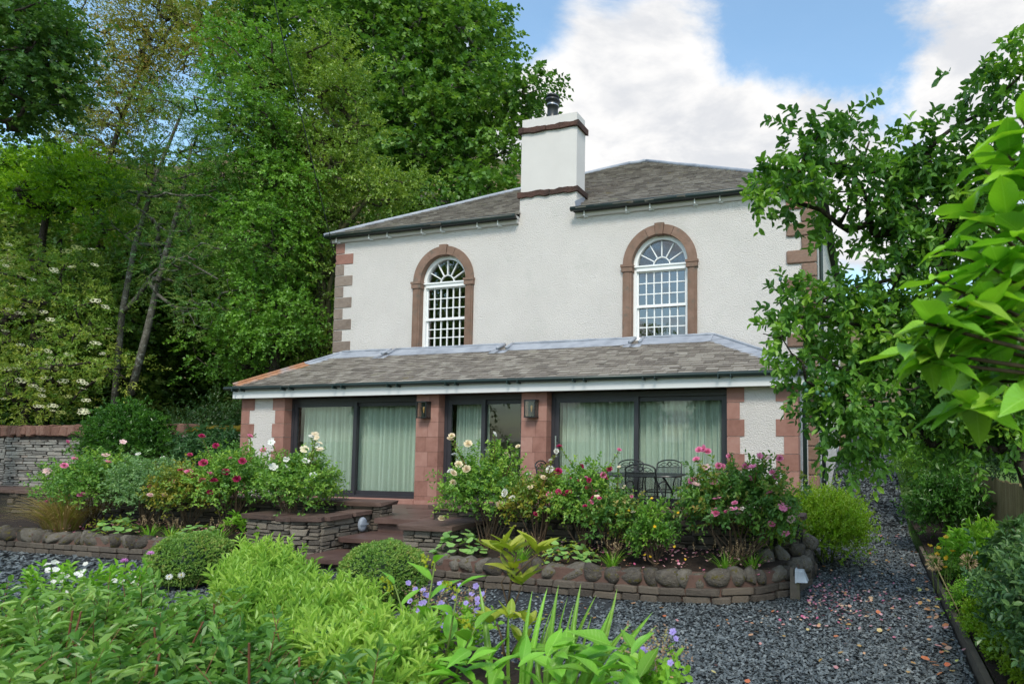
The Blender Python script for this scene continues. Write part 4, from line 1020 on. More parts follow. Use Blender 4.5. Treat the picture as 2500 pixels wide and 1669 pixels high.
def coping(parent, pts, z, th, wd, lmin, lmax, mat='coping_stone', name='coping', over=.05):
    """flat coping slabs along a run of points; wd reaches back from the face"""
    for (x0, y0), (x1, y1) in zip(pts[:-1], pts[1:]):
        Ln = math.hypot(x1 - x0, y1 - y0); ux, uy = (x1 - x0) / Ln, (y1 - y0) / Ln; nx, ny = uy, -ux; s_ = 0
        while s_ < Ln - .02:
            ln = random.uniform(lmin, lmax)
            if Ln - s_ - ln < lmin * .5: ln = Ln - s_
            m_ = s_ + ln / 2; o_ = over + random.uniform(-.02, .02)
            stone(name, mat, parent, (x0 + ux * m_ + nx * (o_ - wd / 2), y0 + uy * m_ + ny * (o_ - wd / 2), z + th / 2 + random.gauss(0, .004)), (ln - .012, wd, th), math.atan2(uy, ux), ch=.07, jit=.022)
            s_ += ln
w = empty('terrace_wall', (0, -2, G), label='long dry stone terrace wall with coping behind pink and white rose bushes, left of steps'.replace(', left of steps', ' and golden grass'), cat='wall', group='terrace walls')
mb = MB(); mb.box(-10.9, 5.58, -2.02, -1.72, G, .165); mb.build('core', 'mortar_dark', w)
stone_face(w, 'dark_stone', -3.6, -2.03, 5.62, -2.03, -.40, .165, .06, .13, .25, .55, depth=.14, limit=210)
stone_face(w, 'dark_stone', 5.62, -2.04, 5.62, -1.75, TF, .165, .05, .09, .12, .25, depth=.1)
coping(w, [(-10.8, -2.03), (5.66, -2.03)], .166, .075, .45, .7, 1.1)
w = empty('terrace_wall', (9.6, -2.2, G), label='dry stone terrace wall with coping in front of the garden table', cat='wall', group='terrace walls')
mb = MB(); mb.box(6.80, 12.45, -2.22, -1.9, G, .175); mb.build('core', 'mortar_dark', w)
stone_face(w, 'dark_stone', 6.8, -2.23, 12.45, -2.23, -.40, .175, .06, .14, .18, .45, depth=.14)
coping(w, [(6.72, -2.23), (12.5, -2.23)], .176, .08, .45, .6, 1.0)
w = empty('cheek_wall', (4.7, -3, G), label='curved dry stone cheek wall with oval light beside the steps', cat='wall')
seg = [(3.95, -2.98), (4.95, -3.1), (5.43, -3.0), (5.42, -1.98)]
mb = MB(); mb.zprism([(3.98, -2.05), (3.99, -2.93), (4.95, -3.05), (5.38, -2.96), (5.37, -2.05)], G, .03); mb.build('core', 'mortar_dark', w)
for (p, q) in zip(seg[:-1], seg[1:]): stone_face(w, 'dry_stone', *p, *q, G, .03, .045, .12, .12, .36, depth=.13, proud=.022)
stone_face(w, 'dry_stone', 3.95, -2.1, 3.95, -2.98, -.35, .03, .06, .12, .15, .35, depth=.12)
coping(w, [(3.88, -3.0), (4.97, -3.1), (5.45, -3.0)], .032, .075, .5, .5, 1.0); coping(w, [(5.45, -2.94), (5.43, -2.02)], .034, .07, .4, .5, .9)
w = empty('pier_wall', (7.3, -2.7, G), label='short dry stone pier with big capstone at the foot of the steps', cat='wall')
mb = MB(); mb.box(6.94, 7.64, -2.96, -2.25, G, -.02); mb.build('core', 'mortar_dark', w)
stone_face(w, 'dry_stone', 6.9, -3.0, 7.68, -3.0, G, -.02, .045, .13, .12, .36, depth=.13); stone_face(w, 'dry_stone', 7.68, -3.0, 7.68, -2.25, G, -.02, .06, .15, .2, .36, depth=.13)
stone_face(w, 'dry_stone', 6.9, -2.25, 6.9, -3.0, G, -.02, .045, .12, .12, .36, depth=.13)
stone('capstone', 'coping_stone', w, (7.30, -2.78, .016), (.93, .62, .075), 0, ch=.07, jit=.02); stone('capstone', 'coping_stone', w, (7.45, -2.33, .03), (.72, .34, .07), .05, ch=.08, jit=.03)

BM = [boulder_mesh('boulder', i + 5) for i in range(12)]
for me in BM: me.materials.append(MATS['boulder'])
def polyline(pts, step_fn):
    P = [np.array(p, float) for p in pts]; seg_ = [(np.linalg.norm(b - a)) for a, b in zip(P[:-1], P[1:])]; tot = sum(seg_); s_ = 0; out_ = []
    while s_ < tot:
        st = step_fn(); m_ = min(s_ + st / 2, tot - 1e-4); k = 0; r_ = m_
        while r_ > seg_[k]: r_ -= seg_[k]; k += 1
        u = (P[k + 1] - P[k]) / seg_[k]; out_.append((P[k] + u * r_, math.atan2(u[1], u[0]), st)); s_ += st
    return out_
def boulder_wall(label, pts, lo, mat_low):
    w = empty('bed_wall', (*pts[len(pts) // 2], G), label=label, cat='wall', group='boulder edged bed walls')
    core = MB()
    for (p, q) in zip(pts[:-1], pts[1:]):
        p, q = np.array(p), np.array(q); u = (q - p) / np.linalg.norm(q - p); n_ = np.array([-u[1], u[0]])
        core.add([(*(p + n_ * .04), G), (*(q + n_ * .04), G), (*(q + n_ * .26), G), (*(p + n_ * .26), G), (*(p + n_ * .04), lo + .13), (*(q + n_ * .04), lo + .13), (*(q + n_ * .26), lo + .13), (*(p + n_ * .26), lo + .13)], [(0, 1, 5, 4), (2, 3, 7, 6), (4, 5, 6, 7)])
    core.build('core', 'mortar_pink', w)
    for zc in (0, 1):
        z_ = G + zc * (lo - G) / 2
        for c_, a, st in polyline(pts, lambda: random.uniform(.16, .42)):
            n_ = np.array([-math.sin(a), math.cos(a)]); p = c_ + n_ * (.06 - random.uniform(0, .02))
            stone('stone', mat_low, w, (*p, z_ + (lo - G) / 4), (st - .012, .14, (lo - G) / 2 - .012), a, ch=.1, tilt=.02)
    for c_, a, st in polyline(pts, lambda: random.uniform(.13, .30)):
        n_ = np.array([-math.sin(a), math.cos(a)]); p = c_ + n_ * random.uniform(.08, .13); h = random.uniform(.15, .23)
        ob('boulder', BM[random.randrange(12)], None, w, loc=(*p, lo + h * .40), rot=(random.gauss(0, .25), random.gauss(0, .25), a + random.uniform(-.5, .5)), scale=(st * 1.32, random.uniform(.24, .31), h * 1.2))
boulder_wall('low boulder edged bed wall in front of roses and golden grass', [(-4.5, -3.5), (0, -3.55), (3.95, -3.5)], -.42, 'dark_stone')
BW = [(7.66, -3.55), (9, -3.65), (11.0, -3.69), (11.7, -3.58), (12.1, -3.32), (12.42, -2.95), (12.57, -2.35), (12.58, -1.7), (12.45, -1.2)]
boulder_wall('low curved boulder edged bed wall with moss beside the white path light', BW, -.42, 'dark_stone')
for (p, r_) in (((12.25, -2.55, -.2), .2), ((12.42, -2.3, -.17), .18), ((12.52, -1.95, -.12), .21), ((7.72, -3.28, -.33), .24), ((7.78, -3.1, -.3), .2), ((12.05, -2.62, -.22), .22)):
    ob('boulder', BM[random.randrange(12)], 'boulder', bpy.data.objects['bed_wall.001'], loc=p, rot=(random.uniform(0, 1), random.uniform(0, 1), random.uniform(0, 6)), scale=(r_ * 1.3, r_, r_ * 1.1))
# bed soil
def soil(name, pts, z0, z1):
    mb = MB(); mb.add([(x, y, z1 if y > -3 else z0) for x, y in pts], [tuple(range(len(pts)))]); return mb.build(name, 'soil', kind='structure')
soil('bed_soil', [(-10, -3.42), (3.97, -3.42), (3.97, -2.03), (-10, -2.03)], -.34, -.24)
soil('bed_soil', [(7.69, -3.45), (11.6, -3.5), (12.0, -3.22), (12.32, -2.85), (12.45, -2.3), (12.45, -1.2), (12.3, -.1), (12.2, -2.22), (7.69, -2.22)], -.36, -.24)
soil('bed_soil', [(14.16, -9), (17, -9), (17, 9), (14.16, 9)], -.50, -.44)
mb = MB(); mb.zprism([(4.5, -9.2), (12.35, -9.2), (12.7, -8.4), (12.5, -7.0), (11.9, -6.2), (10.5, -5.9), (9.0, -5.25), (6.9, -5.2), (5.6, -6.2), (4.2, -7.0)], G - .05, G + .03); mb.build('bed_soil', 'soil', kind='structure')

# boundary wall
w = empty('boundary_wall', (-5.5, 1, -.05), label='tall pale dry stone boundary wall capped with slanting red stones and moss', cat='wall')
mb = MB(); mb.box(-13, -.25, 1.03, 1.45, -.6, 1.40); mb.build('core', 'mortar_dark', w)
stone_face(w, 'pale_stone', -9.9, 1.02, -4.3, 1.02, -.02, 1.40, .05, .115, .16, .5, depth=.16, proud=.035, limit=300)
stone_face(w, 'pale_stone', -4.3, 1.02, -.25, 1.02, .6, 1.40, .12, .2, .4, .8, depth=.16, proud=.02, limit=60)
stone_face(w, 'pale_stone', -13, 1.02, -9.9, 1.02, -.02, 1.40, .10, .18, .3, .6, depth=.16, proud=.03, limit=120)
x = -13
while x < -3.2:
    wd = random.uniform(.16, .34); stone('cope_stone', 'red_coping', w, (x + wd / 2, 1.22, 1.50), (wd - .012, .55, random.uniform(.26, .34)), 0, ch=.1, jit=.06, tilt=.05); x += wd
while x < -.25:
    wd = random.uniform(.3, .5); o_ = ob('moss_cap', BM[random.randrange(12)], None, w, loc=(x + wd / 2, 1.22, 1.47), rot=(0, 0, random.uniform(-.2, .2)), scale=(wd * 1.5, .62, .30)); x += wd * .8
    o_.data = BM[0].copy(); o_.data.materials.clear(); o_.data.materials.append(MATS['moss'])

# ------------------------------------------------------------------ furniture, lights, cable
oc = onx = np.array([5.44, -2.2, -.06])
li = empty('wall_light', (5.45, -2.25, -.1), label='small grey oval bulkhead light on the cheek wall', cat='light')
mb = MB(); V = []
for i, (r_, x_) in enumerate(((1, 0), (1, .03), (.9, .05), (.6, .06))):
    V += [(5.46 + x_, -2.25 + .075 * r_ * math.cos(a), -.1 + .115 * r_ * math.sin(a)) for a in np.linspace(0, 2 * math.pi, 16, endpoint=False)]
mb.add(V, [(i * 16 + k, i * 16 + (k + 1) % 16, (i + 1) * 16 + (k + 1) % 16, (i + 1) * 16 + k) for i in range(3) for k in range(16)] + [tuple(range(48, 64))]); mb.build('housing', 'grey_plastic', li, smooth=True)
mb = MB(); mb.box(5.512, 5.528, -2.33, -2.17, -.112, -.092); mb.build('visor', 'grey_plastic', li)
def path_light(x, y, z, label, rz=0):
    r_ = empty('path_light', (x, y, z), label=label, cat='light', group='path lights on timber posts')
    mb = MB(); mb.box(x - .055, x + .055, y - .04, y + .04, z - .05, z + .27); mb.box(x - .055, x - .015, y - .04, y + .04, z + .271, z + .36); mb.build('post', 'old_timber', r_)
    mb = MB(); V = [(x + .02, y - .07, z + .21), (x + .15, y - .08, z + .215), (x + .15, y + .08, z + .215), (x + .02, y + .07, z + .21), (x + .02, y - .05, z + .345), (x + .10, y - .05, z + .345), (x + .10, y + .05, z + .345), (x + .02, y + .05, z + .345)]
    mb.add(V, [(0, 3, 2, 1), (4, 5, 6, 7), (0, 1, 5, 4), (1, 2, 6, 5), (2, 3, 7, 6), (3, 0, 4, 7)])
    for k in range(4): mb.box(x + .03 + k * .024, x + .036 + k * .024, y - .075, y - .055, z + .22, z + .34)
    mb.build('lantern_head', 'lantern_plastic', r_)
    mb = MB(); mb.box(x + .005, x + .02, y - .06, y + .06, z + .20, z + .355); mb.build('mount', 'lantern_plastic', r_)
path_light(12.47, -3.10, G, 'small white path light on a brown post at the curved bed wall')
path_light(12.56, 1.75, G, 'small white path light on a post by the foot of the downpipe')
def garden_chair(x, y, rz, label):
    r_ = empty('garden_chair', (x, y, TF), label=label, cat='chair', group='black steel garden chairs')
    c, s_ = math.cos(rz), math.sin(rz)
    def W_(p): return (x + c * p[0] - s_ * p[1], y + s_ * p[0] + c * p[1], TF + p[2])
    def T_(name, path, r, mat='black_metal', n_=6):
        MB().tube([W_(p) for p in path], r, n_).build(name, mat, r_, smooth=True)
    hw = .235
    # faces +y; the back is at -y
    arch = [(-hw, -.18, .40), (-hw - .005, -.235, .66), (-hw + .012, -.275, .83)] + [(hw * math.cos(a), -.285 - .012 * math.sin(a), .83 + .095 * math.sin(a)) for a in np.linspace(math.pi * .92, math.pi * .08, 9)] + [(hw - .012, -.275, .83), (hw + .005, -.235, .66), (hw, -.18, .40)]
    T_('back_frame', arch, .012, n_=8)
    V = [W_(p) for p in ((-hw, -.185, .42), (hw, -.185, .42), (hw, -.232, .66), (-hw, -.232, .66), (hw - .01, -.268, .80), (-hw + .01, -.268, .80))]
    MB().add(V, [(0, 1, 2, 3), (3, 2, 4, 5)]).build('back_panel', 'steel_mesh', r_)
    T_('rail', [(-hw + .01, -.27, .80), (hw - .01, -.27, .80)], .008)
    MB().tube([W_((.035 * math.cos(a), -.285, .855 + .035 * math.sin(a))) for a in np.linspace(0, 6.283, 9)[:-1]], .010, 5, closed=True).build('rosette', 'black_metal', r_)
    for k in (-1, 1):
        T_('scroll', [(k * .04, -.284, .85), (k * .09, -.284, .875), (k * .14, -.282, .86), (k * .19, -.28, .82)], .006); T_('scroll', [(k * .05, -.282, .835), (k * .11, -.28, .815), (k * .16, -.282, .84)], .006)
    MB().add([W_(p) for p in ((-.24, -.20, .425), (.24, -.20, .425), (.25, .12, .435), (.24, .24, .42), (-.24, .24, .42), (-.25, .12, .435))], [(0, 1, 2, 3, 4, 5)]).build('seat', 'steel_mesh', r_)
    MB().tube([W_(p) for p in ((-.245, -.2, .42), (.245, -.2, .42), (.255, .1, .43), (.22, .25, .41), (-.22, .25, .41), (-.255, .1, .43))], .011, 6, closed=True).build('seat_frame', 'black_metal', r_, smooth=True)
    for k in (-1, 1):
        T_('leg', [(k * .24, -.19, .42), (k * .235, -.21, .2), (k * .25, -.26, .0)], .012); T_('leg', [(k * .24, .24, .42), (k * .245, .22, .2), (k * .25, .25, .0)], .012)
        T_('armrest', [(k * .24, -.225, .62), (k * .265, -.05, .655), (k * .265, .16, .645), (k * .255, .21, .56), (k * .245, .2, .42)], .011)
garden_chair(10.12, -1.72, 0.05, 'black steel garden chair with its back to the terrace wall')
garden_chair(9.32, -.48, math.pi + .1, 'black steel garden chair beside the glass doors, next to the door mullion')
garden_chair(9.98, -.45, math.pi - .05, 'black steel garden chair beside the glass doors, opposite the chair backing the terrace wall')
garden_chair(8.35, -1.15, -math.pi / 2 + .1, 'black steel garden chair at the table end near the sandstone pillar')
garden_chair(11.0, -1.15, math.pi / 2 - .05, 'black steel garden chair at the table end near the white pier')
tb_ = empty('garden_table', (9.65, -1.1, TF), label='black steel mesh garden table set outside the glass doors', cat='table')
pts = [(9.65 + .85 * math.copysign(abs(math.cos(a)) ** .35, math.cos(a)), -1.1 + .42 * math.copysign(abs(math.sin(a)) ** .35, math.sin(a))) for a in np.linspace(0, 2 * math.pi, 40, endpoint=False)]
MB().zprism(pts, .690, .702).build('tabletop', 'grille', tb_); MB().tube([(p[0], p[1], .695) for p in pts], .014, 6, closed=True).build('rim', 'black_metal', tb_)
for sx in (-1, 1):
    for sy in (-1, 1):
        MB().tube([(9.65 + sx * .45, -1.1 + sy * .18, .69), (9.65 + sx * .62, -1.1 + sy * .26, .4), (9.65 + sx * .55, -1.1 + sy * .24, .2), (9.65 + sx * .70, -1.1 + sy * .34, TF)], .016, 6).build('leg', 'black_metal', tb_, smooth=True)
p0, p1 = np.array([.45, 1.93, 5.75]), np.array([1.66, -1.0, 10.4]); p2 = p1 + (p1 - p0) * 2.2
mb = MB(); mb.tube([p0 + (p2 - p0) * t + np.array([0, 0, -.9 * t * (1 - t)]) for t in np.linspace(0, 1, 14)], .010, 5)
mb.build('overhead_cable', 'black_metal', label='thin black overhead cable running from the corner of the house', cat='cable')

# gate, gatepost, fence, kerb
zt = float(gh(12.5, 15.8))
gt = empty('field_gate', (12.6, 15.8, zt), label='dark metal field gate with horizontal bars at the top of the drive', cat='gate')
for k, z_ in enumerate((.12, .28, .43, .58, .76, .96, 1.16)): MB().tube([(11.1, 15.8, zt + z_), (14.2, 15.8, zt + z_)], .022, 6).build('bar', 'gate_metal', gt)
for x_ in (11.1, 12.1, 13.15, 14.2): MB().tube([(x_, 15.8, zt + .1), (x_, 15.8, zt + 1.2)], .024, 6).build('upright', 'gate_metal', gt)
zt = float(gh(12.62, 9.5)); mb = MB(); mb.box(12.48, 12.74, 9.4, 9.62, zt - .1, zt + 1.05); mb.prism([(12.47, zt + 1.05), (12.75, zt + 1.05), (12.61, zt + 1.16)], 9.39, 9.63)
mb.build('stone_post', 'brown_sandstone', label='brown sandstone gatepost standing behind the house downpipe', cat='post')
fence = empty('board_fence', (15.2, 1, -.45), label='weathered vertical board fence behind the plum tree', cat='fence')
y = -6.0
while y < 8.5:
    w_ = random.uniform(.10, .15); h = 1.12 + random.gauss(0, .01); mb = MB(); mb.box(15.2, 15.224, y, y + w_ - .012, -.46, -.46 + h); mb.build('board', 'fence_timber', fence); y += w_
for z_ in (-.15, .55): MB().box(15.226, 15.29, -6, 8.5, z_, z_ + .08).build('rail', 'fence_timber', fence)
kerb = empty('kerb_edging', (14.1, -3, G), label='weathered timber edging board along the drive with mossy end', cat='edging')
for a, b_ in ((-9.2, -6.6), (-6.58, -3.9), (-3.88, -1.6), (-1.55, .5)):
    mb = MB(); dx = random.uniform(-.015, .015); mb.box(14.09 + dx, 14.145 + dx, a, b_, G - .05, G + .11 + random.uniform(-.01, .02)); mb.build('board', 'old_timber', kerb)

# ------------------------------------------------------------------ trees
def lob(x, y, Y, rx, ry, rd=None):
    c = at(x, y, Y); k = mpp(c); return (c, np.array([rx * k, (rd if rd is not None else min(rx, ry) * 1.1) * k, ry * k]))
WG = 'trees of the wood behind the garden'
def P3(*pts): return [at(*p) for p in pts]
b = at(880, 700, 14)
tree('sycamore_tree', 'huge dark green sycamore towering behind the chimney and house roof', WG,
     [(b[0], 14, gh(b[0], 14) - .2), (b[0] + .2, 14, 8), (b[0] - .2, 14.2, 13), (b[0] - .5, 14.2, 18)], [.55, .45, .38, .25],
     [lob(860, 130, 14, 190, 150), lob(1050, 110, 14, 110, 120), lob(690, 40, 14, 170, 110), lob(1090, 250, 13.5, 110, 70), lob(1200, 195, 13.2, 55, 28), lob(1120, 340, 13.2, 75, 45), lob(1000, 330, 13, 130, 90), lob(1060, 440, 12.5, 95, 45),
      lob(900, 420, 13, 130, 80), lob(560, 70, 14, 110, 90), lob(840, -60, 14.5, 230, 120), lob(1000, 0, 14.5, 110, 90), lob(950, 230, 13, 170, 100)],
     420, 22, 9, .75, .235, .85, 'leaf_sycamore', 'bark_grey', clr=.95, tipr=.028, droop=.3, lo=.55, up=1.2)
b = at(715, 840, 5)
oak = tree('oak_tree', 'yellow green small leaved tree with many dark upright stems beside the house corner', WG,
     [(b[0], 5, gh(b[0], 5) - .2), (b[0] + .1, 5, 4), (b[0] - .1, 5.1, 7.5), (b[0] + .3, 5, 11)], [.24, .2, .16, .08],
     [lob(770, 150, 5, 85, 65), lob(700, 230, 5, 120, 80), lob(800, 270, 5, 60, 100), lob(720, 370, 5, 110, 90), lob(800, 430, 5, 80, 80), lob(880, 440, 5, 90, 45), lob(950, 425, 4.8, 40, 25), lob(730, 520, 4.6, 70, 100), lob(700, 680, 4.4, 60, 110), lob(745, 780, 4.2, 40, 50), lob(640, 310, 5, 70, 90)],
     330, 15, 9, .42, .105, .6, 'leaf_holm', 'bark_moss', clr=.45, tipr=.014, lo=.4, upd=.5)
for pts in ([(700, 850, 4.7), (695, 650, 4.7), (705, 480, 4.8), (690, 330, 4.9)], [(735, 850, 4.6), (742, 650, 4.6), (730, 500, 4.7), (760, 350, 4.8)], [(760, 840, 4.7), (752, 680, 4.7), (775, 560, 4.7), (800, 400, 4.8)], [(690, 700, 4.7), (660, 560, 4.7), (630, 470, 4.8)], [(748, 640, 4.6), (790, 520, 4.6), (850, 450, 4.6)]):
    MB().tube([at(*p) for p in pts], [.085, .07, .055, .03][:len(pts)], 7).build('stem', 'bark_moss', oak, smooth=True)
b = at(640, 900, 3.6)
tree('hazel_tree', 'fresh green hazel with arching sprays left of the house corner'.replace('left of', 'beside'), WG,
     [(b[0], 3.6, gh(b[0], 3.6) - .1), (b[0] - .2, 3.6, 3.2), (b[0] - .5, 3.7, 6.5), (b[0] - .6, 3.7, 9.5)], [.17, .14, .1, .06],
     [lob(575, 150, 3.8, 90, 80), lob(600, 300, 3.6, 90, 90), lob(560, 430, 3.4, 100, 80), lob(620, 560, 3.2, 90, 110), lob(590, 700, 3, 100, 80), lob(660, 740, 3, 70, 60), lob(520, 800, 3, 90, 60), lob(640, 430, 3.4, 70, 80)],
     300, 16, 9, .36, .10, .7, 'leaf_hazel', 'bark_dark', clr=.42, tipr=.008, lo=.4, droop=.35)
b = at(258, 915, 2.2); c_ = at(330, 560, 2.4); e_ = at(380, 330, 2.6)
rw = tree('rowan_tree', 'slender rowan with feathery blue green leaves and pale leaning trunks', WG,
     [(b[0], 2.2, .0), at(280, 720, 2.2), at(310, 560, 2.3), at(360, 400, 2.5), at(420, 250, 2.6)], [.085, .075, .065, .05, .03],
     [lob(450, 250, 2.7, 130, 80), lob(400, 380, 2.6, 130, 80), lob(520, 350, 2.6, 110, 90), lob(480, 480, 2.5, 140, 80), lob(420, 600, 2.4, 120, 80), lob(540, 600, 2.4, 100, 70), lob(340, 480, 2.4, 90, 80), lob(560, 240, 2.8, 70, 60), lob(470, 720, 2.3, 90, 50)],
     330, 13, 15, .30, .066, .36, 'leaf_rowan', 'bark_grey', clr=.42, mode='flat', ang=1.1, tipr=.0055, lo=.35, droop=.35, up=1.2, jit=.12)
MB().tube(P3((300, 905, 2.0), (335, 770, 2.0), (372, 610, 2.2), (420, 440, 2.4), (440, 330, 2.5)), [.095, .085, .07, .05, .03], 9).build('trunk', 'bark_grey', rw, smooth=True)
MB().tube(P3((385, 590, 2.2), (430, 600, 2.1), (500, 640, 2.0)), [.05, .035, .02], 6).build('branch', 'bark_grey', rw, smooth=True)
tree('birch_tree', 'tall thin birch with sparse small leaves against the sky', WG,
     [(at(215, 880, 6)[0], 6, .3), at(225, 600, 6), at(240, 400, 6), at(280, 270, 6), at(330, 150, 6), at(410, 40, 6)], [.12, .10, .085, .07, .05, .025],
     [lob(220, 70, 6, 65, 55), lob(330, 50, 6, 90, 60), lob(420, 40, 6, 110, 70), lob(460, 130, 6, 70, 50), lob(240, 320, 6, 90, 70), lob(200, 420, 6, 80, 70), lob(330, 230, 6, 70, 60), lob(150, 300, 6.5, 50, 50), lob(270, -40, 6, 120, 50), lob(180, 190, 6, 60, 80), lob(290, 160, 6, 80, 60), lob(230, 240, 6, 80, 60), lob(350, 130, 6, 90, 60)],
     400, 13, 9, .42, .095, .6, 'leaf_birch', 'bark_dark', clr=.42, tipr=.0065, lo=.2, droop=.2)
b = at(-150, 700, -1)
tree('maple_tree', 'dark green field maple hanging in over the elder against the sky', WG,
     [(b[0], -1, -.3), (b[0] + .1, -1, 4), (b[0] + .3, -1, 8), (b[0] + .5, -1, 11)], [.3, .26, .2, .1],
     [lob(20, 60, -1, 110, 110), lob(110, 60, -1, 60, 60), lob(60, 190, -1, 95, 70), lob(-40, 160, -1, 120, 120), lob(150, 140, -1, 30, 40), lob(20, 270, -1, 50, 35), lob(-80, 20, -1, 150, 160)],
     190, 18, 9, .38, .115, .9, 'leaf_maple', 'bark_dark', clr=.42, tipr=.014, lo=.5, droop=.3)
tree('cherry_laurel_tree', 'bright yellow green leafy tree rising above the elder flowers', WG,
     [(at(110, 900, 2.6)[0], 2.6, .0), at(105, 700, 2.6), at(95, 560, 2.6), at(110, 470, 2.5)], [.14, .12, .1, .07],
     [lob(70, 385, 2.4, 110, 50), lob(180, 410, 2.4, 90, 60), lob(240, 440, 2.3, 40, 70), lob(100, 450, 2.3, 120, 45), lob(10, 400, 2.4, 80, 60), lob(250, 520, 2.2, 25, 30)],
     170, 16, 9, .30, .125, .5, 'leaf_cherry', 'bark_dark', clr=.36, tipr=.012, lo=.4, upd=.5, ang=.7)
eld = tree('elder_tree', 'elder covered in flat cream flower heads above the boundary wall', WG,
     [(at(60, 960, 1.9)[0], 1.9, -.05), at(65, 850, 1.9), at(80, 740, 1.9), at(110, 640, 1.9)], [.12, .1, .08, .05],
     [lob(60, 620, 1.9, 110, 60), lob(170, 640, 1.8, 100, 60), lob(100, 730, 1.7, 150, 70), lob(230, 720, 1.7, 55, 60), lob(60, 820, 1.6, 130, 70), lob(180, 830, 1.6, 110, 70), lob(270, 850, 1.6, 40, 30), lob(80, 910, 1.6, 130, 50), lob(-60, 760, 1.8, 100, 180)],
     260, 13, 9, .30, .105, .42, 'leaf_elder', 'bark_dark', clr=.36, tipr=.011, lo=.5, droop=.3, tmpl=T_QUAD)
fo = Fol(T_QUAD); nf = 60
gol = rng.uniform(0, 1, 60) ** .5; th = rng.uniform(0, 6.28, 60)
base = np.stack([gol * np.cos(th), gol * np.sin(th), .12 * (1 - gol ** 2)], -1)
fo.leaves(base, np.stack([np.cos(th * 3), np.sin(th * 3), np.zeros(60)], -1), np.tile([0, 0, 1.0], (60, 1)) + rng.normal(0, .2, (60, 3)), np.full(60, .30), 1.0, rng.uniform(0, 1, 60))
um = fo.mesh('flower_head'); um.materials.append(MATS['cream_flower']); um2 = um.copy(); um2.materials.clear(); um2.materials.append(MATS['elder_bud'])
for i in range(85):
    x_, y_ = rng.uniform(0, 290), rng.uniform(560, 950)
    if x_ > 285 - abs(y_ - 760) * .35: continue
    p = at(x_, y_, 1.9 - .7 - rng.uniform(0, .35))
    ob('flower_head', um if i % 3 else um2, None, eld, loc=p, rot=facing(unit(CAM - p) * .75 + np.array([0, 0, .9]) + rng.normal(0, .22, 3)), scale=(rng.uniform(.05, .11),) * 3)
# wood behind: one tree copied
gt_ = tree('woodland_tree', 'broad mid green tree deep in the wood behind the rowan', 'deeper trees of the wood', [(0, 0, 0), (.1, 0, 3), (-.2, .1, 6), (0, 0, 9)], [.28, .23, .17, .08],
     [(np.array([0, 0, 8.5]), np.array([3.0, 3.0, 2.6])), (np.array([1.8, .3, 6.5]), np.array([2.2, 2.2, 1.8])), (np.array([-1.9, -.3, 6.2]), np.array([2.2, 2.2, 1.8])), (np.array([.2, -.5, 4.2]), np.array([2.6, 2.2, 1.6])), (np.array([0, 0, 2.4]), np.array([2.4, 2.0, 1.2]))],
     230, 18, 8, .6, .19, .75, 'leaf_wood', 'bark_dark', clr=.75, tipr=.02, lo=.45)
def copy_tree(root, loc, rz, s, label):
    r_ = root.copy(); COL.objects.link(r_); r_.location = loc; r_.rotation_euler = (0, 0, rz); r_.scale = (s,) * 3; r_['label'] = label
    for ch in root.children:
        c2 = ch.copy(); COL.objects.link(c2); c2.parent = r_; c2.matrix_parent_inverse = Matrix.Identity(4)
    return r_
spots = [(-9.5, 9.0, .4, 1.0), (-14.0, 8.0, 1.7, 1.15), (-6.0, 8.6, 2.9, .8), (-3.4, 9.4, 4.0, .75), (-12.0, 4.8, 5.1, .85), (-19, 7.5, .9, 1.2), (-17, 3.0, 2.2, 1.0)]
lab = ['', 'broad mid green tree standing behind the birch stem', 'mid green tree filling the gap between rowan and hazel', 'small mid green tree behind the stems of the yellow green tree',
       'mid green tree behind the elder and the bright laurel', 'large mid green tree behind the birch crown', 'mid green tree beyond the boundary wall end']
gt_.location = (spots[0][0], spots[0][1], gh(*spots[0][:2])); 
for (x_, y_, rz, s_), lb in list(zip(spots, lab))[1:]: copy_tree(gt_, (x_, y_, float(gh(x_, y_)) - .1), rz, s_, lb)
for (x_, y_, rz, s_), lb in zip([(-9, -17, .5, 1.15), (-16, -24, 2.5, 1.3), (2, -36, 1.2, .9), (-6, -38, 3.3, 1.1), (9, -40, 4.2, .85)],
    ['tree mirrored in the arched window above the wide doors', 'tree mirrored darkly in the arched window by the rowan', 'tree mirrored low in the arched window beside the plum', 'tree mirrored at the edge of an arched window', 'small tree mirrored at the foot of an arched window']):
    copy_tree(gt_, (x_, y_, -.7), rz, s_, lb)
# dark undergrowth behind the boundary wall
UG = 'evergreens behind the boundary wall'
for (px_, py_, Y_, rx, h, lb) in ((490, 960, 2.0, 1.3, 2.2, 'dark holly thicket between the mossy wall and the extension roof'), (350, 960, 2.6, 1.2, 1.7, 'dark evergreen behind the clipped laurel bush'), (200, 970, 2.4, 1.3, 1.5, 'dark evergreen under the elder flowers'),
                              (30, 970, 2.4, 1.6, 1.4, 'dark evergreen behind the red coping stones'), (620, 900, 3.2, 1.1, 2.6, 'dark evergreen below the hazel beside the extension roof'), (700, 860, 4.2, 1.0, 2.4, 'dark evergreen at the foot of the yellow green tree')):
    c_ = at(px_, py_, Y_); shrub('evergreen_shrub', lb, UG, (c_[0], Y_, gh(c_[0], Y_)), rx, rx * .8, h + .8, 900, 9, .3, .085, .42, 'leaf_dark', tmpl=T_QUAD, stems=True, lo=.4)

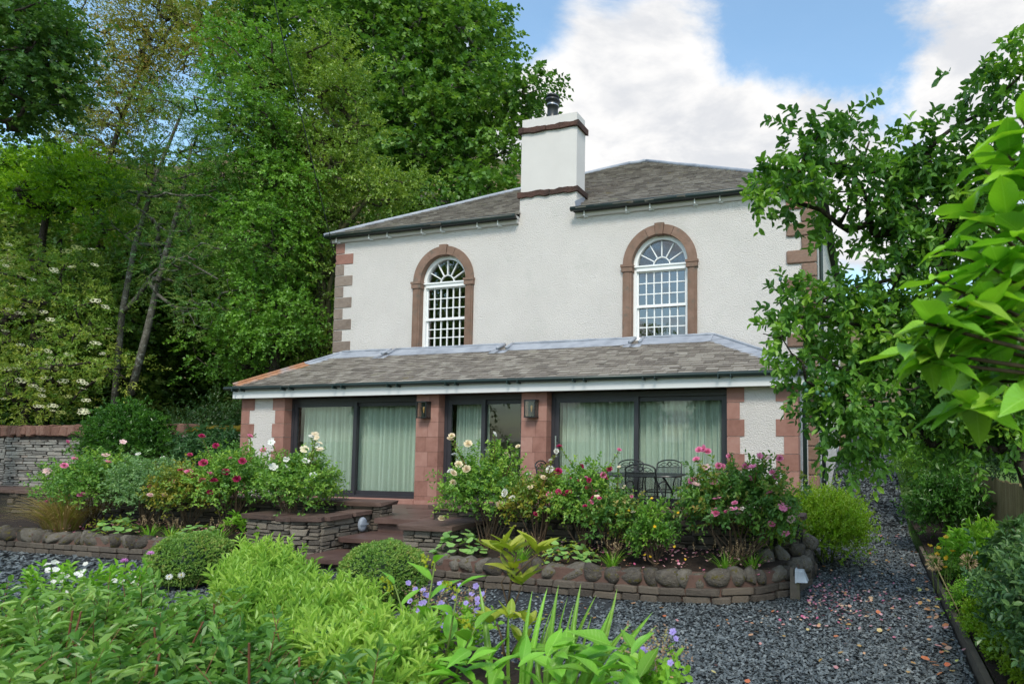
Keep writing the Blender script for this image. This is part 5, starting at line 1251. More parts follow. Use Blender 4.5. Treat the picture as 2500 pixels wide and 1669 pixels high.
# ------------------------------------------------------------------ shrubs by the walls
def box_ball(c, rx, h, label):
    root = empty('box_ball', c, label=label, cat='topiary', group='clipped box balls')
    K = 5200; d = sph(K); d[:, 2] = np.maximum(d[:, 2], -.75)
    lump = 1 + .05 * np.sin(d[:, 0] * 7 + d[:, 1] * 5) + .04 * np.sin(d[:, 2] * 9 + d[:, 0] * 4) + rng.normal(0, .018, K)
    ctr = np.array(c) + np.array([0, 0, h * .5]); P = ctr + d * np.array([rx, rx, h * .5]) * (lump * .96)[:, None]
    fo = Fol(T_QUAD); fo.twigs(P - d * .02, unit(d + rng.normal(0, .4, (K, 3))), .035, 5, .026, .6, .8, 'spiral', .4, 0, np.clip(.4 + .2 * np.sin(d[:, 0] * 6 + d[:, 2] * 5) + rng.normal(0, .25, K), 0, 1)); fo.build('foliage', 'leaf_box', root)
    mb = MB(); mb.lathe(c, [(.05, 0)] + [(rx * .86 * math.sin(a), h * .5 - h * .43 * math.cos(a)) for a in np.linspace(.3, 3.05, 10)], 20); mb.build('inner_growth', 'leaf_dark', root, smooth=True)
c_ = gz(437, 1284, G + .33); box_ball((c_[0], c_[1], G), .47, .66, 'clipped box ball beside the golden grass bed wall')
c_ = gz(875, 1318, G + .36); box_ball((c_[0], c_[1], G), .46, .72, 'clipped box ball at the foot of the steps')
c_ = at(290, 1010, .35); r_, P, Dd, ctr = shrub('laurel_bush', 'rounded glossy bright green laurel bush against the boundary wall', None, (c_[0], .35, TF), 1.32, .55, 2.2, 2600, 8, .14, .085, .42, 'leaf_laurel', lo=.75, bump=.1, upd=.5, ang=.7, cdens=8)
c_ = at(480, 1030, .3); shrub('rhododendron_bush', 'low dark blue green rhododendron under the mossy wall', None, (c_[0], .3, TF), .85, .5, 1.5, 700, 9, .12, .13, .3, 'leaf_rhodo', lo=.6, mode='rosette', ang=1.2, cdens=8)

def rose(label, x, y, rx, ry, h, lmat, K, blooms, size, arch=0, stemcol='stem_brown', ll=.052):
    root, P, D_, ctr = shrub('rose_bush', label, 'rose bushes in the beds', (x, y, -.27), rx * .9, ry, h * .74, K, 7, .15, ll, .66, lmat, stem=stemcol, nstem=16, stemr=.011, ang=.95, lo=.3, bump=.45, low=.34, upd=.35, cdens=17)
    # the outermost twig ends carry the flowers
    sc = ((P - ctr) / np.array([rx, ry, h * .5])); out_ = np.linalg.norm(sc, axis=1) + .55 * sc[:, 2] - .45 * sc[:, 1]
    order = np.argsort(-out_)[:max(30, K // 4)]
    for (kind, n_, open_) in blooms:
        for i in range(n_):
            k = int(rng.choice(order)); p = P[k] + D_[k] * .13
            bloom(root, p, size * rng.uniform(.75, 1.2), (BO if open_ else BL)[kind])
    mbs = MB(); fo = Fol(T_LEAF)
    for i in range(arch):
        a = rng.uniform(0, 6.28); b0 = ctr + np.array([math.cos(a) * rx * .4, math.sin(a) * ry * .4, h * .2]); d = unit(np.array([math.cos(a) * .7 + rng.normal(0, .2), -.2, 1.0]))
        Ls = rng.uniform(.35, .6); tip = b0 + d * Ls; mbs.tube([b0, b0 + d * Ls * .5, tip], [.006, .005, .003], 4)
        fo.twigs(np.array([b0]), np.array([d]), Ls, 22, ll * .95, .66, 1.0, t0=.35)
        kind = blooms[i % len(blooms)][0]; bloom(root, tip + d * .02, size * rng.uniform(.7, 1.0), (BO if blooms[i % len(blooms)][2] else BL)[kind])
    if arch: mbs.build('shoots', 'stem_red', root, kind='stuff'); fo.build('shoot_leaves', lmat, root)
    return root
rose('broad rose bush with a few pink blooms near the golden grass', .1, -2.75, 1.0, .6, 1.30, 'leaf_rose', 1500, [('pink', 7, False), ('blush', 4, True)], .055, 2)
rose('grey green rose bush with hardly any flowers between pink and crimson roses', 1.45, -2.75, .85, .55, 1.22, 'leaf_rose_blue', 1300, [('white', 2, True)], .05, 0)
rose('rose bush with yellowing leaves and crimson blooms', 2.45, -2.8, .6, .5, 1.15, 'leaf_rose_yellow', 560, [('crimson', 4, False), ('blush', 2, False)], .05, 1)
rose('tall rose bush with magenta and crimson blooms in front of the white pier', 3.15, -2.6, .75, .55, 1.42, 'leaf_rose', 1100, [('crimson', 8, False), ('pink', 4, False)], .058, 3)
rose('arching rose bush with cream white open blooms beside the cheek wall', 4.5, -2.62, .80, .5, 1.40, 'leaf_rose', 1200, [('white', 6, True), ('cream', 2, True)], .06, 6)
rose('big pale cream rose bush beside the stone pier', 8.1, -2.72, .72, .5, 1.34, 'leaf_rose', 1000, [('cream', 7, False), ('white', 2, False)], .055, 5)
rose('white rose bush with yellow green leaves', 8.95, -2.75, .48, .42, 1.12, 'leaf_rose_yellow', 420, [('white', 8, False), ('cream', 3, False)], .052, 1)
rose('crimson and pink rose bush in front of the garden table', 9.62, -2.72, .52, .45, 1.22, 'leaf_rose', 760, [('crimson', 13, False), ('pink', 5, False)], .052, 2)
rose('straggly rose bush with red tinged young leaves in front of the garden chair', 10.12, -2.95, .50, .42, .84, 'leaf_rose_dark', 480, [('pink', 4, False), ('crimson', 3, False), ('cream', 3, True)], .036, 3)
rose('large dark leaved rose bush loaded with big pink blooms at the curved wall', 11.75, -2.85, .88, .52, 1.24, 'leaf_rose_dark', 1250, [('pink', 15, False), ('pink', 7, True), ('blush', 3, True)], .056, 4, ll=.06)
tall = bpy.data.objects['rose_bush.009']
q0, q1 = at(1600, 1130, -2.8), at(1613, 1035, -2.8); MB().tube([q0, (q0 + q1) / 2 + (.02, 0, 0), q1], [.007, .006, .005], 5).build('shoot', 'stem_green', tall)
for d_ in ((0, 0, 0), (.06, 0, .0), (-.055, 0, .02), (.02, -.03, .04)): bloom(tall, q1 + np.array(d_), .052, BL['pink'])
q = at(1648, 1068, -2.8); MB().tube([at(1640, 1120, -2.8), q], .005, 5).build('shoot', 'stem_green', tall); bloom(tall, q, .05, BL['pink'])
bpy.data.objects['rose_bush.008']
hyp = shrub('tutsan_bush', 'small bush of yellow berries and flowers between the roses', None, (10.72, -3.05, -.3), .32, .28, .66, 300, 7, .14, .06, .5, 'leaf_plum', low=.15)[0]
for i in range(14): bloom(hyp, np.array([10.72, -3.15, .18]) + rng.normal(0, 1, 3) * np.array([.25, .1, .2]), .022, BPOP)

# lime bush at the corner, lady's mantle mounds, grasses
shrub('marjoram_bush', 'bright lime green bushy herb spilling over the drive by the downpipes', None, (12.68, -.75, G), .62, .85, 1.05, 4600, 8, .13, .042, .5, 'leaf_lime', stem='stem_green', lo=.55, bump=.12, upd=.9, ang=.8, low=.05, cdens=10)
shrub('herb_patch', 'low lime green herbs filling the bed behind the curved wall', None, (12.1, -2.2, -.25), .4, .35, .5, 500, 7, .1, .035, .5, 'leaf_lime', stem='stem_green', upd=.8, low=.05)
def mantle(c, r_, h, label, froth):
    root = empty('ladys_mantle', c, label=label, cat='plant', group="lime flowered mounds in the beds"); c = np.array(c)
    K = 60; a = rng.uniform(0, 6.28, K); q = rng.uniform(.1, 1, K) ** .6; P = c + np.stack([np.cos(a) * q * r_, np.sin(a) * q * r_ * .8, h * (1 - q * q * .8) * rng.uniform(.6, 1, K)], -1)
    fo = Fol(T_ROUND)
    fo.leaves(P, np.stack([np.cos(a), np.sin(a), -.25 + rng.normal(0, .2, K)], -1), np.tile([0, 0, 1.], (K, 1)) + rng.normal(0, .25, (K, 3)), rng.uniform(.07, .12, K), 1.0, rng.uniform(0, 1, K)); fo.build('leaves', 'leaf_alchemilla', root)
    K = froth; a = rng.uniform(0, 6.28, K); q = rng.uniform(.5, 1.25, K); P = c + np.stack([np.cos(a) * q * r_, np.sin(a) * q * r_ * .8 - .05, h * (1.15 - q * .75) + rng.normal(0, .03, K)], -1)
    f2 = Fol(T_QUAD); f2.twigs(P, sph(K) + np.array([0, -.3, .8]), .07, 12, .014, .9, 1.1); f2.build('flower_froth', 'froth_lime', root)
mantle((7.95, -3.18, -.32), .32, .38, 'large lobed green mound beside the stone pier', 5)
mantle((9.6, -3.2, -.33), .34, .34, 'lime frothy mound below the crimson rose', 70)
mantle((1.35, -3.15, -.32), .34, .34, 'lime frothy mound next to the golden grass', 60)
mantle((3.25, -3.2, -.32), .3, .30, 'lobed green mound behind the clipped box ball', 22)
def blades(name, root, c, n_, h, spread, wd, mat, kind=None, seg=5, out_=.6):
    c = np.array(c, float); a = rng.uniform(0, 6.28, n_); q = rng.uniform(.2, 1, n_) ; ln = h * rng.uniform(.6, 1.15, n_)
    b0 = c + np.stack([np.cos(a) * spread * .18 * q, np.sin(a) * spread * .18 * q, np.zeros(n_)], -1); dh = np.stack([np.cos(a), np.sin(a), np.zeros(n_)], -1)
    t = np.linspace(0, 1, seg); lean = out_ * q
    pos = b0[:, None, :] + dh[:, None, :] * (ln * lean)[:, None, None] * (t ** 1.7)[None, :, None] * 1.5 + np.array([0, 0, 1.0]) * (ln[:, None] * (t[None, :] - (lean[:, None] * .62) * t[None, :] ** 2.4))[..., None]
    sd = np.stack([-np.sin(a), np.cos(a), np.zeros(n_)], -1); w_ = wd * (1 - t ** 2.5) + .0006
    V = np.stack([pos - sd[:, None, :] * w_[None, :, None], pos + sd[:, None, :] * w_[None, :, None]], 2).reshape(-1, 3)
    F = [(i * seg * 2 + j * 2, i * seg * 2 + j * 2 + 1, i * seg * 2 + j * 2 + 3, i * seg * 2 + j * 2 + 2) for i in range(n_) for j in range(seg - 1)]
    return ob(name, fastmesh(name, V, F, np.repeat(rng.uniform(0, 1, n_), seg - 1)), mat, root, **({'kind': kind} if kind else {}))
g_ = empty('golden_grass', (-.15, -3.0, -.3), label='arching golden brown ornamental grass in the bed', cat='grass plant'); blades('blades', g_, (-.15, -3.0, -.32), 620, .92, 1.3, .0045, 'grass_gold', out_=.95)
for (x_, y_, lb) in ((2.3, -3.25, 'dry tan seedhead tuft in front of yellowing rose'), (2.75, -3.25, 'dry tan seedhead tuft near the box ball'), (3.7, -3.2, 'dry tan seedhead tuft against the cheek wall'), (11.65, -3.15, 'dry tan seedhead tuft below the big pink rose'), (11.95, -3.0, 'dry tan seedhead tuft beside the path light'), (10.25, -3.3, 'dry tan seedhead tuft at the boulder edge'), (9.0, -3.3, 'dry seedhead tuft between two frothy mounds')):
    t_ = empty('seedhead_tuft', (x_, y_, -.33), label=lb, cat='plant', group='dry seedhead tufts in the beds'); blades('leaves', t_, (x_, y_, -.34), 70, .28, .35, .004, 'leaf_fern')
    K = 16; P = np.array([x_, y_, -.12]) + rng.normal(0, 1, (K, 3)) * np.array([.12, .08, .04]); fo = Fol(T_QUAD); fo.twigs(P, np.tile([0, 0, 1.], (K, 1)) + rng.normal(0, .3, (K, 3)), .12, 16, .016, .8, 1.0); fo.build('seedheads', 'tan_seed', t_, kind='stuff')
l_ = empty('lupin_clump', (3.7, -2.75, -.28), label='fresh green fingered leaves at the end of the cheek wall', cat='plant'); fo = Fol(T_LEAF); K = 16
fo.twigs(np.array([3.72, -2.8, -.2]) + rng.normal(0, 1, (K, 3)) * np.array([.18, .12, .08]), rng.normal(0, .4, (K, 3)) + np.array([0, -.2, 1.]), .18, 8, .13, .28, 1.2, 'rosette'); fo.build('leaves', 'leaf_fern', l_)

# ------------------------------------------------------------------ planting in front of the drive
def inside(poly, x, y):
    r_ = np.zeros(len(x), bool); n_ = len(poly)
    for i in range(n_):
        (x0, y0), (x1, y1) = poly[i], poly[(i + 1) % n_]
        c = ((y0 > y) != (y1 > y)) & (x < (x1 - x0) * (y - y0) / (y1 - y0 + 1e-12) + x0); r_ ^= c
    return r_
def scatter(poly, n_):
    p = np.array(poly); x = rng.uniform(p[:, 0].min(), p[:, 0].max(), n_ * 4); y = rng.uniform(p[:, 1].min(), p[:, 1].max(), n_ * 4); k = inside(poly, x, y); return x[k][:n_], y[k][:n_]
HG = [tuple(gz(*q_, .1)[:2]) for q_ in ((-250, 1375), (0, 1378), (220, 1372), (420, 1388), (540, 1420), (680, 1470), (800, 1530), (880, 1600))] + [(11.3, -9.3), (5.0, -9.3)]
hedge = empty('cotoneaster_hedge', (8.5, -8.2, G), label='loose green leafy hedge with red brown cut stems in front of the drive', cat='hedge')
fo = Fol(T_LEAF); mbs = MB()
for (K, z0, z1, Ln) in ((1500, -.14, .02, .3), (950, -.35, -.1, .3), (400, -.5, -.3, .3)):
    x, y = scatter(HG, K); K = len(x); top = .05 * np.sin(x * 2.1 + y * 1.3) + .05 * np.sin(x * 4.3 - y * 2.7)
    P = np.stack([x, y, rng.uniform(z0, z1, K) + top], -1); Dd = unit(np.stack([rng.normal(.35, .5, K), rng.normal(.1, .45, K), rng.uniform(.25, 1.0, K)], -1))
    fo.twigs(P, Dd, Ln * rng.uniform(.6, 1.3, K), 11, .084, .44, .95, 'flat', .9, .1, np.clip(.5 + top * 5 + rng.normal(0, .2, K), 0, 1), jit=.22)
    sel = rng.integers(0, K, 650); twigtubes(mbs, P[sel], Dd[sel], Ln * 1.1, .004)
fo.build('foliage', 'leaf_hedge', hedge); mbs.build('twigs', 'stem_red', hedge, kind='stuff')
mbs = MB()
hx, hy = scatter(HG, 46)
for i in range(len(hx)):
    p = np.array([hx[i], hy[i], -.05]); d = unit(np.array([rng.normal(.18, .14), rng.normal(0, .1), 1.0])); MB().tube([p - d * .3, p + d * rng.uniform(.2, .36)], [.0065, .005], 6).build('cut_stem', 'stem_red', hedge)
HB = [tuple(gz(*q_, .0)[:2]) for q_ in ((490, 1345), (560, 1290), (640, 1285), (720, 1310), (800, 1370), (900, 1430), (980, 1500), (1000, 1570), (860, 1600), (700, 1520), (560, 1430))]
hebe = empty('hebe_bush', (9, -6.5, G), label='pale lime green hebe with upright leafy shoots', cat='shrub'); fo = Fol(T_LEAF)
for (K, z0, z1) in ((1050, -.20, -.03), (650, -.38, -.18), (300, -.55, -.3)):
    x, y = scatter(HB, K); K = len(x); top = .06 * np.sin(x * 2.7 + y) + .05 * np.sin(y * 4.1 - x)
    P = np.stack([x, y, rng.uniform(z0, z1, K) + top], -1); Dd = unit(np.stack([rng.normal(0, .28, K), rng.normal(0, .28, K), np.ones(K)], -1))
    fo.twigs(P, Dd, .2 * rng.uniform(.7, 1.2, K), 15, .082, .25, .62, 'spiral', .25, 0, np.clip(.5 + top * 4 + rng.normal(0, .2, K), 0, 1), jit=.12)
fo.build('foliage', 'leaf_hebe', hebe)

def big_leaf_mesh(name, wd, curl, fold, prof, nx=7, wav=.0):
    V = []; F = []
    for i in range(nx + 1):
        t = i / nx; w_ = wd * prof(t); zc = -curl * t * t
        for j in (-1, -.5, 0, .5, 1): V.append((t, j * w_ * .5, zc + abs(j) * w_ * fold + wav * math.sin(t * 9 + j * 2) * abs(j)))
    for i in range(nx):
        for j in range(4): F.append((i * 5 + j, i * 5 + j + 1, (i + 1) * 5 + j + 1, (i + 1) * 5 + j))
    return MB().add(V, F).mesh(name, True)
ov = lambda t: max(.02, math.sin(math.pi * min(1, t * 1.02) ** .8) ** .75)
lanc = lambda t: max(.02, math.sin(math.pi * t ** .75))
def leafset(mat, wd, curls, prof, fold=.22, wav=.015):
    out_ = []
    for c in curls:
        me = big_leaf_mesh('leaf', wd, c, fold, prof, wav=wav); me.materials.append(MATS[mat]); out_.append(me)
    return out_
def put_leaf(root, p, d, ln, meshes, up=(0, 0, 1), name='leaf'):
    d = unit(np.asarray(d, float)); u = np.asarray(up, float) + rng.normal(0, .25, 3); u = unit(u - d * (u @ d)); s_ = np.cross(u, d)
    e = Matrix((d, s_, u)).transposed().to_euler()
    return ob(name, meshes[int(rng.integers(0, len(meshes)))], None, root, loc=p, rot=e, scale=(ln,) * 3)
LF_COM = leafset('big_leaf_green', .36, (.1, .25, .4), lanc); LF_GOLD = leafset('big_leaf_gold', .42, (.05, .15, -.1), ov); LF_MAG = leafset('big_leaf_lime', .50, (.12, .3, .02, .5, -.1), ov, .2, .035)
com = empty('comfrey_plant', at(960, 1560, -7.0), label='comfrey with broad pointed green leaves and nodding buds', cat='plant')
def stem_with_leaves(root, path, r0, n_, ln, meshes, smat='stem_green', spread=.8):
    P = [np.asarray(p) for p in path]; MB().tube(P, [r0 * (1 - .5 * i / (len(P) - 1)) for i in range(len(P))], 6).build('stem', smat, root, smooth=True)
    for i in range(n_):
        t = (.25 + .75 * i / max(1, n_ - 1)) * (len(P) - 1); k = min(int(t), len(P) - 2); p = P[k] + (P[k + 1] - P[k]) * (t - k); a = i * 2.4 + rng.uniform(-.4, .4)
        put_leaf(root, p, (math.cos(a) * spread, math.sin(a) * spread, .55 + .3 * t / len(P)), ln * rng.uniform(.7, 1.1) * (1.15 - .5 * i / n_), meshes)
for (bx, by, mx_, my, tx, ty, Y_, n_) in ((985, 1560, 975, 1430, 998, 1290, -7.0, 6), (955, 1560, 945, 1470, 905, 1340, -7.0, 5), (1010, 1560, 1030, 1470, 1050, 1350, -7.1, 4), (930, 1565, 900, 1500, 860, 1420, -7.2, 5), (1040, 1568, 1060, 1500, 1090, 1440, -7.3, 4)):
    stem_with_leaves(com, [at(bx, by, Y_), at(mx_, my, Y_), at(tx, ty, Y_)], .009, n_, .25, LF_COM)
    tip = at(tx, ty, Y_); fo = Fol(T_QUAD); tt = np.linspace(0, 1, 30)
    cur = tip + np.stack([-.09 * np.sin(tt * 3), 0 * tt, .07 * np.sin(tt * 3.1) - .05 * tt], -1); fo.leaves(cur + rng.normal(0, .008, (30, 3)), sph(30) + np.array([0, 0, -.8]), sph(30), rng.uniform(.018, .03, 30), .8, rng.uniform(0, 1, 30)); fo.build('buds', 'froth_lime', com)
MB().tube([at(915, 1568, -7.2), at(940, 1440, -7.2)], .008, 6).build('cane', 'stem_red', com)
low = empty('low_comfrey', at(1250, 1568, -7.6), label='dense clump of broad green leaves below the iris', cat='plant')
for i in range(105):
    x_, y_ = rng.uniform(900, 1470), rng.uniform(1480, 1600); p = at(x_, y_, -7.5 + rng.uniform(-.25, .25)); a = rng.uniform(0, 6.28); put_leaf(low, p, (math.cos(a), math.sin(a) - .2, rng.uniform(.1, .9)), rng.uniform(.14, .24), LF_COM)
def golden(label, stems, rosettes, Y_, ln):
    root = empty('magnolia_sapling', at(*stems[0][0], Y_), label=label, cat='sapling', group='golden leaved saplings')
    for s_ in stems: MB().tube([at(x_, y_, Y_) for x_, y_ in s_], [.009 - .002 * i for i in range(len(s_))], 6).build('stem', 'stem_brown', root, smooth=True)
    for (x_, y_, n_, tl) in rosettes:
        p = at(x_, y_, Y_)
        for k in range(n_):
            a = k * 6.283 / n_ + rng.uniform(-.3, .3); put_leaf(root, p + rng.normal(0, .008, 3), (math.cos(a) + tl, math.sin(a) * .8, rng.uniform(.35, 1.1)), ln * rng.uniform(.75, 1.1), LF_GOLD)
golden('young sapling with golden green leaf rosettes rising above the drive', [[(1160, 1480), (1168, 1400), (1150, 1335), (1175, 1300)], [(1165, 1395), (1172, 1330), (1185, 1265)], [(1172, 1330), (1200, 1300), (1235, 1268)], [(1175, 1300), (1150, 1270)], [(1165, 1420), (1185, 1375), (1195, 1345)]],
       [(1175, 1262, 7, 0), (1232, 1268, 6, .3), (1148, 1265, 5, -.4), (1170, 1305, 5, 0), (1195, 1342, 5, .1)], -6.6, .20)
golden('low sapling with golden leaf rosettes beside the iris blades', [[(1160, 1520), (1150, 1460), (1140, 1430)], [(1160, 1520), (1190, 1470), (1210, 1440)]], [(1125, 1425, 6, -.2), (1170, 1415, 6, 0), (1215, 1430, 6, .2), (1195, 1470, 5, .1)], -7.1, .14)
iris = empty('iris_clump', at(1300, 1560, -7.2), label='clump of tall sword shaped iris leaves at the edge of the drive', cat='plant')
IB = leafset('iris_blade', .075, (.02, .12, .3), lambda t: max(.02, (1 - t ** 3)), .3, 0)
for (bx, tx, ty) in ((1125, 1112, 1345), (1170, 1165, 1385), (1200, 1205, 1360), (1210, 1243, 1350), (1255, 1268, 1345), (1235, 1225, 1395), (1270, 1280, 1370), (1285, 1300, 1385), (1300, 1318, 1360), (1290, 1345, 1365), (1320, 1355, 1410), (1330, 1385, 1420), (1340, 1400, 1395), (1350, 1425, 1380), (1345, 1440, 1430), (1360, 1495, 1405), (1380, 1480, 1440), (1230, 1250, 1420), (1260, 1290, 1430), (1300, 1330, 1440), (1210, 1190, 1430), (1330, 1420, 1440), (1310, 1365, 1460), (1280, 1262, 1440), (1240, 1215, 1440)):
    Y_ = -7.15 + rng.uniform(-.2, .2); p, q = at(bx, 1570, Y_), at(tx, ty, Y_ + rng.uniform(-.05, .1)); put_leaf(iris, p, q - p, float(np.linalg.norm(q - p)), IB, up=(rng.normal(0, .4), -1, .2), name='blade')
def geranium(label, px0, px1, py0, py1, Y_, nb, K):
    c = at((px0 + px1) / 2, py1 + 60, Y_); root = empty('geranium_plant', c, label=label, cat='plant', group='mauve cranesbill clumps')
    P = np.array([at(rng.uniform(px0, px1), rng.uniform(py0 + 20, py1), Y_ + rng.uniform(-.25, .25)) for _ in range(K)]); fo = Fol(T_QUAD); fo.twigs(P - (0, 0, .05), rng.normal(0, .5, (K, 3)) + np.array([0, 0, 1.]), .12, 9, .022, .6, .9); fo.build('stalks', 'geranium_stalk', root, kind='stuff')
    f2 = Fol(T_LEAF); f2.twigs(P - (0, 0, .18), rng.normal(0, .6, (K, 3)) + np.array([0, 0, .6]), .12, 6, .06, .8, 1.1); f2.build('leaves', 'leaf_fern', root)
    for i in range(nb): bloom(root, at(rng.uniform(px0, px1), rng.uniform(py0, py1), Y_ + rng.uniform(-.3, .1)), rng.uniform(.018, .024), BMAU, look=1.0)
BMAU = per_mat(OPEN, 'petal_scabious')
for me in BMAU: me.materials.clear(); me.materials.append(MATS['petal_scabious'])
petal('petal_mauve', (.38, .30, .68)); BMAU = per_mat(OPEN, 'petal_mauve')
geranium('mauve flowered cranesbill beside the comfrey', 935, 1110, 1335, 1440, -6.3, 46, 130)
geranium('thin mauve cranesbill straggling onto the drive', 1440, 1560, 1435, 1540, -7.0, 9, 60)
wf = empty('white_campion', at(230, 1400, -7.0), label='white flowered plant with small blossoms above the hedge', cat='plant')
for (cx_, cy_, n_) in ((118, 1300, 10), (190, 1322, 9), (265, 1335, 7), (210, 1345, 6), (140, 1340, 6), (285, 1330, 4)):
    base = at(cx_, cy_ + 70, -7.0); MB().tube([base, at(cx_, cy_, -7.0)], .004, 4).build('stem', 'stem_green', wf)
    for k in range(n_): bloom(wf, at(cx_ + rng.normal(0, 14), cy_ + rng.normal(0, 13), -7.0 + rng.uniform(-.1, .1)), .018, BO['white'], look=1.0)
K = 70; P = np.array([at(rng.uniform(60, 330), rng.uniform(1330, 1400), -7.0) for _ in range(K)]); fo = Fol(T_LEAF); fo.twigs(P, rng.normal(0, .4, (K, 3)) + np.array([0, 0, 1.]), .14, 7, .075, .4, .8); fo.build('leaves', 'leaf_fern', wf)
for (x_, y_, x2, y2, lb) in ((285, 1285, 290, 1340, 'pink pompom scabious flower over the drive'), (345, 1268, 340, 1345, 'pink pompom scabious flower in front of the box ball')):
    p = at(x_, y_, -6.9); s_ = empty('scabious_flower', at(x2, y2, -6.9), label=lb, cat='flower', group='pompom scabious'); MB().tube([at(x2, y2 + 40, -6.9), at(x2, y2, -6.9), p], .0035, 5).build('stem', 'stem_green', s_); bloom(s_, p, .028, BPOM, d=unit(CAM - p) * .5 + np.array([0, 0, 1.]))
for (x_, y_, lb) in ((388, 1322, 'white daisy beside the box ball'), (300, 1313, 'white daisy beside the scabious stem'), (416, 1318, 'white daisy at the edge of the hebe')):
    p = at(x_, y_, -6.8); s_ = empty('daisy_flower', p - (0, 0, .3), label=lb, cat='flower', group='white daisies'); MB().tube([p - (0, 0, .3), p], .003, 4).build('stem', 'stem_green', s_); bloom(s_, p, .024, BDAI, d=unit(CAM - p) + rng.normal(0, .3, 3)); MB().lathe(p - (0, 0, .001), [(.001, -.003), (.006, 0), (.004, .005), (.001, .006)], 8).build('eye', 'flower_eye', s_)

# ------------------------------------------------------------------ the plum, the magnolia and the border by the drive
PL = [(1790, 425, -5.2, 48, 50), (1870, 325, -5.2, 75, 48), (1960, 340, -5.0, 80, 45), (2050, 360, -4.8, 90, 55), (2150, 320, -4.8, 80, 42), (1850, 420, -5.0, 60, 50), (1960, 430, -4.8, 90, 55), (2070, 460, -4.6, 100, 70), (2180, 430, -4.5, 90, 90), (1930, 500, -4.8, 60, 35), (2060, 560, -4.5, 70, 70),
      (1840, 700, -4.8, 55, 40), (1930, 690, -4.8, 80, 45), (1830, 775, -4.9, 60, 50), (1870, 850, -4.8, 60, 50), (1915, 930, -4.8, 50, 50), (1990, 760, -4.4, 110, 90), (1970, 900, -4.5, 90, 90), (1985, 1010, -4.5, 60, 60), (2120, 650, -4.2, 110, 100), (2110, 830, -4.2, 110, 130), (2240, 560, -4.2, 100, 140), (2240, 820, -4, 120, 160), (2100, 985, -3.9, 90, 60), (2230, 1000, -3.9, 120, 55), (2300, 960, -3.6, 90, 90), (2290, 180, -5.0, 45, 35), (2330, 130, -5.0, 30, 60), (2330, 330, -4.8, 50, 80)]
plum = tree('plum_tree', 'plum tree with drooping leafy branches reaching across the house corner', None, [(15.05, -3.7, -.5), (14.9, -3.8, .6), (14.5, -4.0, 1.7), (14.2, -4.2, 2.5), (13.9, -4.5, 3.0)], [.10, .09, .075, .06, .04], [lob(*q_) for q_ in PL],
     400, 7, 8, .20, .088, .62, 'leaf_plum', 'bark_dark', clr=.15, tipr=.0075, lo=.3, droop=.3, tmpl=T_LEAF, up=.7, upd=.1)
for (pts) in ([(2050, 410, -4.8), (1960, 385, -4.9), (1880, 370, -5.1), (1800, 410, -5.2), (1760, 440, -5.3)], [(2130, 590, -4.5), (2050, 640, -4.6), (1960, 660, -4.7), (1880, 690, -4.8), (1790, 775, -4.9), (1750, 765, -4.95)], [(2200, 480, -4.5), (2150, 560, -4.5), (2060, 640, -4.5), (1990, 760, -4.5), (1940, 880, -4.6)]):
    MB().tube([at(*p) for p in pts], [.022 * (1 - .8 * i / (len(pts) - 1)) for i in range(len(pts))], 6).build('branch', 'bark_dark', plum, smooth=True)
for (x_, y_) in ((1845, 880), (1895, 890), (1902, 905), (1888, 905), (1875, 900), (1850, 895), (1790, 640), (1910, 880)):
    p = at(x_, y_, -5.15); MB().lathe(p, [(.001, -.022), (.012, -.018), (.017, 0), (.013, .014), (.001, .02)], 10).build('plum', 'plum_fruit', plum, smooth=True)
mag = empty('magnolia_bush', (14.5, -8.3, -.45), label='large leaved bright green magnolia branch hanging in by the fence side', cat='bush')
tips = [(2085, 800), (2130, 830), (2140, 640), (2170, 560), (2215, 470), (2245, 375), (2335, 260), (2335, 420), (2190, 700), (2270, 610), (2330, 540), (2180, 780), (2250, 750), (2335, 700), (2230, 870), (2310, 850), (2340, 920), (2200, 930), (2290, 480), (2300, 340), (2120, 740), (2240, 680), (2330, 620), (2280, 800)]
hub = np.array([14.35, -8.0, 1.5])
for i, (x_, y_) in enumerate(tips):
    p = at(x_, y_, -8.25 + rng.uniform(-.3, .25)); d = unit(p - hub); MB().tube([hub, (hub + p) / 2 + (0, 0, -.04), p], [.014, .009, .005], 5).build('branch', 'stem_brown', mag, smooth=True)
    for k in range(9):
        a = k * 2.4; put_leaf(mag, p - d * .02 * k, d * .5 + np.array([math.cos(a), math.sin(a) * .9, -.1 + .35 * math.sin(a * 1.7)]) * .9, rng.uniform(.11, .21), LF_MAG, up=(-.1, -.25, 1))
HS = 'shrubs of the border beside the drive'
shrub('border_shrub', 'glossy dark green shrub between drive and fence under the plum', HS, (14.55, .6, -.46), .5, .8, 1.25, 900, 8, .2, .085, .42, 'leaf_laurel', low=.05)
shrub('border_shrub', 'tall dark shrub beyond the plum beside the upper drive', HS, (14.75, 3.2, -.35), .75, 1.2, 2.2, 1000, 8, .25, .085, .45, 'leaf_plum', low=.05)
shrub('border_shrub', 'dark shrub at the top of the drive near the field gate', HS, (14.9, 6.5, .1), .9, 1.6, 2.4, 900, 8, .28, .10, .45, 'leaf_plum', low=.05, tmpl=T_QUAD)
shrub('border_shrub', 'dark leafy shrub growing up behind the plum trunk at the fence', HS, (15.7, .5, -.46), .5, 2.4, 2.0, 1300, 8, .25, .085, .45, 'leaf_dark', low=.3, tmpl=T_QUAD)
shrub('spindle_bush', 'low blue green spreading bush along the fence side of the border', HS, (14.75, -5.5, -.48), .52, 1.6, .98, 3000, 9, .17, .058, .55, 'leaf_cover', low=.05, lo=.5)
